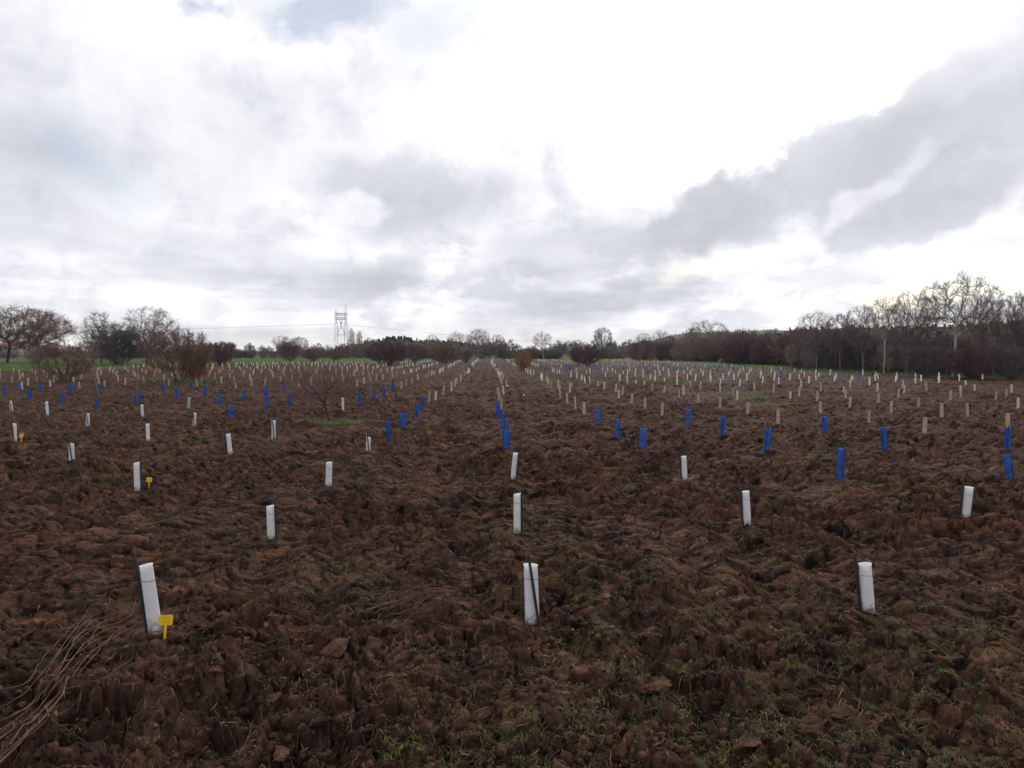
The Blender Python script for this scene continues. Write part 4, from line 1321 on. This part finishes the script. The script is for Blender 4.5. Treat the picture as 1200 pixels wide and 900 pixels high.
hill_trees("pine_wood", HC, 190, 8, 14, (.9, 1.8), "dark green pines covering the low hill behind the poplars")
hill_trees("hilltop_scrub", HB, 420, 5, 13, (.7, 1.4), "dark evergreen scrub covering the near hill behind the right hand wood")
hill_trees("ridge_pines", HA, 130, 9, 13, (.8, 1.7), "dark trees along the ridge of the pale far hill")

# ---------------------------------------------------------------- pylon, lines
def pylon():
    d = 300
    P0 = at_dist(400, d); z0 = 0.0
    top = at_dist(400, d, 356).z
    t = empty("power_pylon", (P0.x, P0.y, z0), R(12))
    w = 11 / FPX * d * .5; hB = at_dist(400, d, 367).z
    def lattice(x0, name, spike):
        polys = []
        s = .55
        for (a, b) in ((-s, -s), (s, -s), (s, s), (-s, s)):
            polys.append((np.array([(x0 + a * 1.5, b * 1.5, 0), (x0 + a, b, hB * .5), (x0 + a * .8, b * .8, hB)]), np.full(3, .085)))
        k = 12
        for j in range(k):
            z_a = hB * j / k; z_b = hB * (j + 1) / k; fa = 1.5 - .7 * j / k; fb_ = 1.5 - .7 * (j + 1) / k; sg = 1 if j % 2 else -1
            for b in (-s, s):
                polys.append((np.array([(x0 - s * fa * sg, b * fa, z_a), (x0 + s * fb_ * sg, b * fb_, z_b)]), np.full(2, .05)))
                polys.append((np.array([(x0 + b * fa, -s * fa * sg, z_a), (x0 + b * fb_, s * fb_ * sg, z_b)]), np.full(2, .05)))
        for (a, b) in ((-s, -s), (s, -s), (s, s), (-s, s)):
            polys.append((np.array([(x0 + a * .8, b * .8, hB), (x0, 0, hB + spike)]), np.full(2, .07)))
        v, f = tubes(polys, 4); obj(name, mesh_np(name, v, f), M_STEEL, t)
    lattice(-w, "lattice_leg", 1.8); lattice(w, "lattice_leg", 4.0)
    def cross(z_, th, ln):
        polys = []
        for y_ in (-.5, .5):
            for dz in (0, th):
                polys.append((np.array([(-ln, y_, z_ + dz), (ln, y_, z_ + dz)]), np.full(2, .13)))
            m = 10
            for j in range(m):
                a = -ln + 2 * ln * j / m; b = -ln + 2 * ln * (j + 1) / m
                polys.append((np.array([(a, y_, z_ + (0 if j % 2 else th)), (b, y_, z_ + (th if j % 2 else 0))]), np.full(2, .07)))
        v, f = tubes(polys, 4); obj("crossbeam", mesh_np("crossbeam", v, f), M_STEEL, t)
    cross(hB - 2.6, .8, w * 1.15); cross(hB - .9, .9, w * 1.15)
    polys = [(np.array([(-w * .8, 0, hB * .50), (w * .45, 0, hB - 2.6)]), np.full(2, .12)), (np.array([(w * .8, 0, hB * .50), (-w * .45, 0, hB - 2.6)]), np.full(2, .12)),
             (np.array([(-w, 0, hB * .50), (w, 0, hB * .50)]), np.full(2, .12)), (np.array([(-w, 0, hB * .2), (w, 0, hB * .2)]), np.full(2, .10))]
    v, f = tubes(polys, 4); obj("cross_brace", mesh_np("cross_brace", v, f), M_STEEL, t)
    for k, x_ in enumerate((-w, 0, w)):
        v, f = tubes([(np.array([(x_, 0, hB - 2.6), (x_, 0, hB - 3.4), (x_, 0, hB - 4.4)]), np.array([.05, .12, .12]))], 5)
        obj("insulator", mesh_np("insulator", v, f), M_GLASS, t)
    tag(t, "grey steel lattice pylon with two legs and tilted crossbeams beyond the wood", "pylon")
    zc = hB - 4.4
    for k, x_ in enumerate((-w, 0, w)):
        A = Vector((P0.x + x_ * .9, P0.y + x_ * .2, zc))
        for (side, px_, dd, py_) in ((-1, -420, 330, 381 + k * 1.6), (1, 760, 560, 400 + k * 1.5)):
            Bp = at_dist(px_, dd, py_)
            pts = [A.lerp(Bp, s / 24) - Vector((0, 0, (1 - (s / 12 - 1) ** 2) * (3.0 if side < 0 else 3.5))) for s in range(25)]
            v, f = tubes([(np.array([p - A for p in pts]), np.full(25, .016))], 3)
            o = obj("power_line", mesh_np("power_line", v, f), M_WIRE); o.location = A
            lvl = ("lowest", "middle", "topmost")
            tag(o, "thin dark cable running left from the pylon across the sky" if side < 0 else "thin dark cable running right from the pylon behind the wood", "power line", "power cables left of the pylon" if side < 0 else "power cables right of the pylon")
pylon()

# ---------------------------------------------------------------- houses far left
def house(px, d, wpx, eave_py, ridge_py, label, rz, nwin=3):
    p = at_dist(px, d); w = wpx / FPX * d; dp = 9.0
    he = at_dist(px, d, eave_py).z; hr = at_dist(px, d, ridge_py).z
    t = empty("house", (p.x, p.y, 0), rz)
    bm = bmesh.new()
    bmesh.ops.create_cube(bm, size=1)
    for v in bm.verts: v.co = Vector((v.co.x * w, v.co.y * dp, (v.co.z + .5) * he))
    obj("wall", bm, M_WALLC, t)
    bm = bmesh.new()
    o_ = .5
    a = [bm.verts.new(c) for c in ((-w / 2 - o_, -dp / 2 - o_, he + .003), (w / 2 + o_, -dp / 2 - o_, he + .003), (w / 2 + o_, dp / 2 + o_, he + .003), (-w / 2 - o_, dp / 2 + o_, he + .003), (-w / 2 + 2, 0, hr), (w / 2 - 2, 0, hr))]
    for f in ((0, 1, 5, 4), (2, 3, 4, 5), (1, 2, 5), (3, 0, 4), (3, 2, 1, 0)): bm.faces.new([a[i] for i in f])
    rf = obj("roof", bm, M_ROOF, t)
    bm = bmesh.new(); bmesh.ops.create_cube(bm, size=1)
    for v in bm.verts: v.co = Vector((v.co.x * .8 + w * .2, v.co.y * .8, hr - .6 + (v.co.z + .5) * 1.5))
    obj("chimney", bm, M_WALLC, rf)
    for k in range(nwin):
        bm = bmesh.new(); bmesh.ops.create_cube(bm, size=1)
        for v in bm.verts: v.co = Vector((v.co.x * 1.1 + w * ((k + .5) / nwin - .5), v.co.y * .1 - dp / 2 - .04, he * .72 + v.co.z * 1.3))
        obj("window", bm, M_GLASS, t)
    tag(t, label, "house", "red roofed houses beyond the left trees")
house(-12, 395, 22, 405, 401, "red roofed house furthest left behind the domed tree's trunk, at the photo's edge", .2)
house(12, 400, 16, 404.5, 400, "red roofed house seen between the limbs of the domed left tree", .15)
house(31, 390, 15, 404, 399, "brightest red roofed house just right of the domed tree's trunk", -.1)
house(63, 430, 13, 405.5, 402, "small red roofed house above the low reddish bush on the left", .2)

# ---------------------------------------------------------------- birds
def bird(px, py, span_px, d, bank, label):
    p = at_dist(px, d, py); s = span_px / FPX * d / 2
    bm = bmesh.new()
    secs = [(-.42, .01, .0), (-.30, .05, .0), (-.1, .09, 0), (.12, .10, .0), (.3, .06, .01), (.42, .055, .02), (.52, .015, .01)]
    rings = []
    for (yy, r, zz_) in secs:
        rings.append([bm.verts.new((math.cos(a / 8 * 6.283) * r, yy, math.sin(a / 8 * 6.283) * r * .9 + zz_)) for a in range(8)])
    for a, b in zip(rings, rings[1:]):
        for k in range(8): bm.faces.new((a[k], a[(k + 1) % 8], b[(k + 1) % 8], b[k]))
    bm.faces.new(rings[0][::-1]); bm.faces.new(rings[-1])
    for sd in (-1, 1):
        le = [(0.05, .18, .03), (.4, .24, .14), (.75, .16, .16), (1.0, -.05, .12)]; te = [(0.05, -.14, .03), (.4, -.12, .12), (.72, -.14, .14), (.98, -.12, .115)]
        T = [bm.verts.new((x_ * sd, y_, z_ + .012)) for x_, y_, z_ in le + te]; Bt = [bm.verts.new((x_ * sd, y_, z_ - .012)) for x_, y_, z_ in le + te]
        for k in range(3):
            bm.faces.new((T[k], T[k + 1], T[k + 5], T[k + 4])); bm.faces.new((Bt[k + 1], Bt[k], Bt[k + 4], Bt[k + 5]))
        loop = [0, 1, 2, 3, 7, 6, 5, 4]
        for k in range(8):
            a, b = loop[k], loop[(k + 1) % 8]; bm.faces.new((T[a], Bt[a], Bt[b], T[b]))
    tl = [(-.04, -.38), (.04, -.38), (.14, -.68), (-.14, -.68)]
    T = [bm.verts.new((a, b, .012)) for a, b in tl]; Bt = [bm.verts.new((a, b, -.012)) for a, b in tl]
    bm.faces.new(T); bm.faces.new(Bt[::-1])
    for k in range(4): bm.faces.new((T[k], Bt[k], Bt[(k + 1) % 4], T[(k + 1) % 4]))
    for v in bm.verts: v.co *= s
    o = obj("bird", bm, M_BIRD); o.location = p; o.rotation_euler = (R(8), bank, rg.uniform(-.5, .5))
    tag(o, label, "bird", "birds gliding over the field")
bird(284, 328.5, 6, 130, .25, "dark bird gliding lowest left, below the grey cloud band")
bird(450, 288.5, 5, 130, .05, "dark bird gliding in front of the grey cloud above the pylon")
bird(540, 290.5, 5, 140, -.05, "faint bird gliding right of the one above the pylon")
bird(547, 337, 4, 150, .2, "smallest bird low over the end of the rows")

# thin whip by the blue guards, and a sapling shoot above a tube
def whip(px, py, top, r, label, material, seed):
    x, y = base_xy(px, py); H = (py - top) / FPX * y; z = hz(x, y)
    rs_ = random.Random(seed)
    pts = [(rs_.uniform(-.02, .02), rs_.uniform(-.02, .02), H * k / 7 - (.05 if k == 0 else 0)) for k in range(8)]
    polys = [(np.array(pts), np.linspace(r, r * .4, 8))]
    for k in range(2, 7):
        a = rs_.uniform(0, 6.28); p = np.array(pts[k]); q = p + np.array([math.cos(a) * .12, math.sin(a) * .12, .16]) * rs_.uniform(.5, 1.3)
        polys.append((np.array([p, (p + q) / 2, q]), np.array([r * .5, r * .4, r * .2])))
    v, f = tubes(polys, 5)
    o = obj("sapling_whip", mesh_np("whip", v, f, True), material); o.location = (x, y, z)
    tag(o, label, "sapling")
whip(161.5, 474, 425, .018, "tall thin yellowish whip rising out of the blue guards at the left", M_TWY, 3)
whip(430, 529, 506, .006, "thin shoot poking out of the white tube right of the reddish sapling", M_TWR, 4)

lap('---------- sky')
# ---------------------------------------------------------------- sky
world = bpy.data.worlds.new("World"); scene.world = world; world.use_nodes = True
nt = world.node_tree; L = nt.links.new
bg = nt.nodes["Background"]
SUN_AZ, SUN_EL = 16.0, 27.0      # degrees right of +Y, above the horizon
sky = N(nt, "ShaderNodeTexSky", sky_type='NISHITA'); sky.sun_disc = False
sky.sun_elevation = R(SUN_EL); sky.sun_rotation = R(SUN_AZ); sky.air_density = 1.0; sky.dust_density = .6
tc = N(nt, "ShaderNodeTexCoord")
sep = N(nt, "ShaderNodeSeparateXYZ"); L(tc.outputs["Generated"], sep.inputs[0])
def m_(op, a, b=None, c=None, clamp=False):
    n = N(nt, "ShaderNodeMath", operation=op); n.use_clamp = clamp
    for i, v in enumerate((a, b, c)):
        if v is None: continue
        if isinstance(v, (int, float)): n.inputs[i].default_value = v
        else: L(v, n.inputs[i])
    return n.outputs[0]
az = m_('ARCTAN2', sep.outputs["X"], sep.outputs["Y"])
el = m_('ARCSINE', sep.outputs["Z"])
# cloud layer coordinates: the plane of the cloud base
zc = m_('ADD', m_('MAXIMUM', sep.outputs["Z"], 0.0), .16)
cx = m_('DIVIDE', sep.outputs["X"], zc); cy = m_('DIVIDE', sep.outputs["Y"], zc)
cmb = N(nt, "ShaderNodeCombineXYZ"); L(cx, cmb.inputs[0]); L(cy, cmb.inputs[1])
def noise(vec, s, det=8, ro=.55, w=0.0, lac=2.0, dist=0.0):
    n = N(nt, "ShaderNodeTexNoise", noise_dimensions='3D')
    n.inputs["Scale"].default_value = s; n.inputs["Detail"].default_value = det; n.inputs["Roughness"].default_value = ro; n.inputs["Distortion"].default_value = dist
    mp = N(nt, "ShaderNodeVectorMath", operation='ADD'); L(vec, mp.inputs[0]); mp.inputs[1].default_value = (w, w * 1.7, w * .3); L(mp.outputs[0], n.inputs["Vector"])
    return n.outputs["Fac"]
N1 = noise(cmb.outputs[0], 1.1, 10, .58, 3.1, dist=.3)
N2 = noise(tc.outputs["Generated"], 5.0, 9, .6, 1.2, dist=.25)
N3 = noise(cmb.outputs[0], .45, 6, .5, 7.7)
N7 = noise(tc.outputs["Generated"], 14.0, 8, .62, 4.4, dist=.3)
nz = m_('ADD', m_('ADD', m_('MULTIPLY', m_('SUBTRACT', N1, .5), 2.0), m_('MULTIPLY', m_('SUBTRACT', N2, .5), 2.6)), m_('MULTIPLY', m_('SUBTRACT', N7, .5), 2.1))
# domain warp
N4 = noise(tc.outputs["Generated"], 3.2, 5, .55, 5.3); N5 = noise(tc.outputs["Generated"], 3.2, 5, .55, 9.9)
azw = m_('ADD', az, m_('MULTIPLY', m_('SUBTRACT', N4, .5), .30)); elw = m_('ADD', el, m_('MULTIPLY', m_('SUBTRACT', N5, .5), .20))
def px_azel(px, py):
    d = ray(px, py); return math.atan2(d.x, d.y), math.asin(d.z)
def blob(px, py, ax, ay, ang, soft=.35, edge=.55):
    """a bank of cloud: centre and half axes as angles, tilt in degrees (anticlockwise as seen)"""
    a0, e0 = px_azel(px, py); c = math.cos(R(ang)); s = math.sin(R(ang))
    da = m_('MULTIPLY', m_('SUBTRACT', azw, a0), math.cos(e0)); de = m_('SUBTRACT', elw, e0)
    kx = FPX / ax * .93; ky = FPX / ay * .93
    u = m_('ADD', m_('MULTIPLY', da, c * kx), m_('MULTIPLY', de, s * kx)); v = m_('ADD', m_('MULTIPLY', da, -s * ky), m_('MULTIPLY', de, c * ky))
    q = m_('SQRT', m_('ADD', m_('MULTIPLY', u, u), m_('MULTIPLY', v, v)))
    q = m_('SUBTRACT', m_('SUBTRACT', 1.0, q), m_('MULTIPLY', nz, -edge))
    mr = N(nt, "ShaderNodeMapRange", interpolation_type='SMOOTHSTEP'); L(q, mr.inputs["Value"]); mr.inputs["From Min"].default_value = -soft; mr.inputs["From Max"].default_value = soft
    return mr.outputs[0]
# luminance of the cloud deck
lum = m_("ADD", .95, m_('MULTIPLY', nz, .17))
lum = m_('ADD', lum, m_('MULTIPLY', m_('SUBTRACT', N3, .5), .25))
def lift(l, b, amt): return m_('ADD', l, m_('MULTIPLY', b, amt))
def towards(l, b, target, amt):
    k = m_('MULTIPLY', b, amt); return m_('ADD', m_('MULTIPLY', l, m_('SUBTRACT', 1.0, k)), m_('MULTIPLY', k, target))
lum = towards(lum, blob(860, 90, 400, 200, 0, 1.1, .8), 1.3, .9)
lum = towards(lum, blob(900, 60, 150, 90, 0, 1.0, .3), 3.2, .8)
lum = towards(lum, blob(1010, 320, 230, 60, 5, .7, .5), 1.15, .85)
lum = towards(lum, blob(150, 45, 90, 65, -20, .7), 1.1, .8)
lum = towards(lum, blob(560, 170, 110, 120, 0, .8), 1.08, .75)
lum = towards(lum, blob(272, 195, 55, 42, 0, .5), 1.1, .85)
lum = towards(lum, blob(60, 110, 150, 80, -10, .8), .84, .6)
lum = towards(lum, blob(120, 275, 190, 30, -12, .6), .72, .7)
lum = towards(lum, blob(350, 130, 120, 50, 10, .8), .86, .6)
lum = towards(lum, blob(488, 236, 100, 40, -6, .5, .9), .64, .85)
lum = towards(lum, blob(426, 246, 38, 16, 8, .35), 1.02, .9)
lum = towards(lum, blob(430, 325, 60, 20, 12, .5), .68, .7)
lum = towards(lum, blob(650, 292, 90, 26, 15, .5), .70, .8)
lum = towards(lum, blob(690, 345, 130, 22, 8, .5), .64, .8)
lum = towards(lum, blob(900, 228, 165, 36, 22, .50, .95), .63, .92)
lum = towards(lum, blob(800, 262, 70, 26, 25, .35), .59, .8)
lum = towards(lum, blob(1030, 172, 90, 32, 32, .6, .9), .72, .85)
lum = towards(lum, blob(1160, 135, 135, 50, 38, .55, .9), .63, .92)
lum = towards(lum, blob(1130, 232, 95, 24, 16, .5, 1.0), .66, .9)
lum = towards(lum, blob(1080, 45, 130, 42, 15, .6), .86, .7)
# low streaks over the horizon
strv = N(nt, "ShaderNodeCombineXYZ"); L(m_('MULTIPLY', az, 2.2), strv.inputs[0]); L(m_('MULTIPLY', el, 26.0), strv.inputs[1])
N6 = noise(strv.outputs[0], 1.3, 6, .55, 2.2)
low = N(nt, "ShaderNodeMapRange", interpolation_type='SMOOTHSTEP'); L(el, low.inputs["Value"]); low.inputs["From Min"].default_value = .19; low.inputs["From Max"].default_value = .03
lum = m_('ADD', lum, m_('MULTIPLY', low.outputs[0], m_('MULTIPLY', m_('SUBTRACT', N6, .47), .95)))
hor = N(nt, "ShaderNodeMapRange", interpolation_type='SMOOTHSTEP'); L(el, hor.inputs["Value"]); hor.inputs["From Min"].default_value = .05; hor.inputs["From Max"].default_value = .0
lum = towards(lum, blob(1060, 215, 60, 9, 30, .5, .5), 1.0, .5)
lum = towards(lum, hor.outputs[0], .93, .75)
# broken small cumulus low over the horizon
cuv = N(nt, "ShaderNodeCombineXYZ"); L(m_('MULTIPLY', az, 9.0), cuv.inputs[0]); L(m_('MULTIPLY', el, 22.0), cuv.inputs[1])
N8 = noise(cuv.outputs[0], 1.0, 9, .62, 6.2, dist=.4)
c1 = N(nt, "ShaderNodeMapRange", interpolation_type='SMOOTHSTEP'); L(N8, c1.inputs["Value"]); c1.inputs["From Min"].default_value = .47; c1.inputs["From Max"].default_value = .62
bd = N(nt, "ShaderNodeMapRange", interpolation_type='SMOOTHSTEP'); L(el, bd.inputs["Value"]); bd.inputs["From Min"].default_value = .26; bd.inputs["From Max"].default_value = .12
ctr = blob(620, 320, 260, 90, 4, .8, .5)
lum = towards(lum, m_('MULTIPLY', m_('MULTIPLY', c1.outputs[0], bd.outputs[0]), m_('ADD', m_('MULTIPLY', ctr, .6), .3)), .66, .8)
# small scale relief of the cloud base: brighter rims and darker bellies
lum = m_('MULTIPLY', lum, m_('ADD', 1.0, m_('MULTIPLY', nz, .20)))
lum = m_('MAXIMUM', lum, .42)
# tint: grey parts bluish lavender, bright parts neutral
tint = ramp(nt, m_('MULTIPLY', lum, .8), [(.35, (.945, .985, 1.10)), (.62, (.975, .99, 1.07)), (.88, (.998, .998, 1.012))])
warm = N(nt, "ShaderNodeMix", data_type='RGBA'); L(m_('MULTIPLY', hor.outputs[0], .6), warm.inputs[0]); L(tint, warm.inputs[6]); warm.inputs[7].default_value = (1.04, 1.0, .93, 1)
cl = N(nt, "ShaderNodeVectorMath", operation='SCALE'); L(warm.outputs[2], cl.inputs[0]); L(m_('MULTIPLY', lum, 10.0), cl.inputs["Scale"])
# where the deck is open the blue sky shows
def openb():
    b = m_('MULTIPLY', blob(365, 10, 55, 20, 0, .7, 1.6), .7)
    b = m_('MAXIMUM', b, m_('MULTIPLY', blob(500, 42, 60, 26, 10, .6, 1.7), .4))
    b = m_('MAXIMUM', b, m_('MULTIPLY', blob(50, 165, 75, 32, 0, .6, 1.2), .5))
    b = m_('MAXIMUM', b, m_('MULTIPLY', blob(1130, 325, 90, 12, 3, .5, .8), .55))
    b = m_('MAXIMUM', b, m_('MULTIPLY', blob(800, 308, 70, 14, 8, .5, .9), .35))
    return b
skb = N(nt, "ShaderNodeVectorMath", operation='MULTIPLY'); L(sky.outputs[0], skb.inputs[0]); skb.inputs[1].default_value = (1.0, 1.0, 1.0)
mix = N(nt, "ShaderNodeMix", data_type='RGBA'); L(openb(), mix.inputs[0]); L(cl.outputs[0], mix.inputs[6]); L(skb.outputs[0], mix.inputs[7])
L(mix.outputs[2], bg.inputs["Color"])
bg.inputs["Strength"].default_value = .1
world.cycles.sampling_method = 'MANUAL'; world.cycles.sample_map_resolution = 512

sd = bpy.data.lights.new("sun", 'SUN'); sd.energy = 1.5; sd.angle = R(10); sd.color = (1, .96, .9)
so = bpy.data.objects.new("sun", sd); COL.objects.link(so)
dirv = Vector((math.sin(R(SUN_AZ)) * math.cos(R(SUN_EL)), math.cos(R(SUN_AZ)) * math.cos(R(SUN_EL)), math.sin(R(SUN_EL))))
so.rotation_euler = dirv.to_track_quat('Z', 'Y').to_euler()

vs = scene.view_settings
vs.view_transform = 'Standard'; vs.look = 'None'; vs.exposure = 0; vs.gamma = 1; vs.use_curve_mapping = False
scene.render.engine = 'CYCLES'
scene.cycles.use_light_tree = False; scene.cycles.use_denoising = True; scene.cycles.max_bounces = 4; scene.cycles.diffuse_bounces = 2; scene.cycles.glossy_bounces = 1; scene.cycles.transmission_bounces = 2
# ---------------------------------------------------------------- air
bm = bmesh.new(); bmesh.ops.create_cube(bm, size=1)
for v in bm.verts: v.co = Vector((v.co.x * 3400, v.co.y * 3400, -5.0 + (v.co.z + .5) * 55))
hm = bpy.data.materials.new("haze"); hm.use_nodes = True
for n in list(hm.node_tree.nodes):
    if n.type != 'OUTPUT_MATERIAL': hm.node_tree.nodes.remove(n)
pv = hm.node_tree.nodes.new("ShaderNodeVolumePrincipled"); pv.inputs["Color"].default_value = (.86, .90, .98, 1); pv.inputs["Density"].default_value = .00013
hm.node_tree.links.new(pv.outputs[0], hm.node_tree.nodes["Material Output"].inputs["Volume"])
hb = obj("haze", bm, hm); tag(hb, "thin pale haze over the whole field", "haze", kind="stuff")
print("OBJECTS", len(bpy.data.objects))
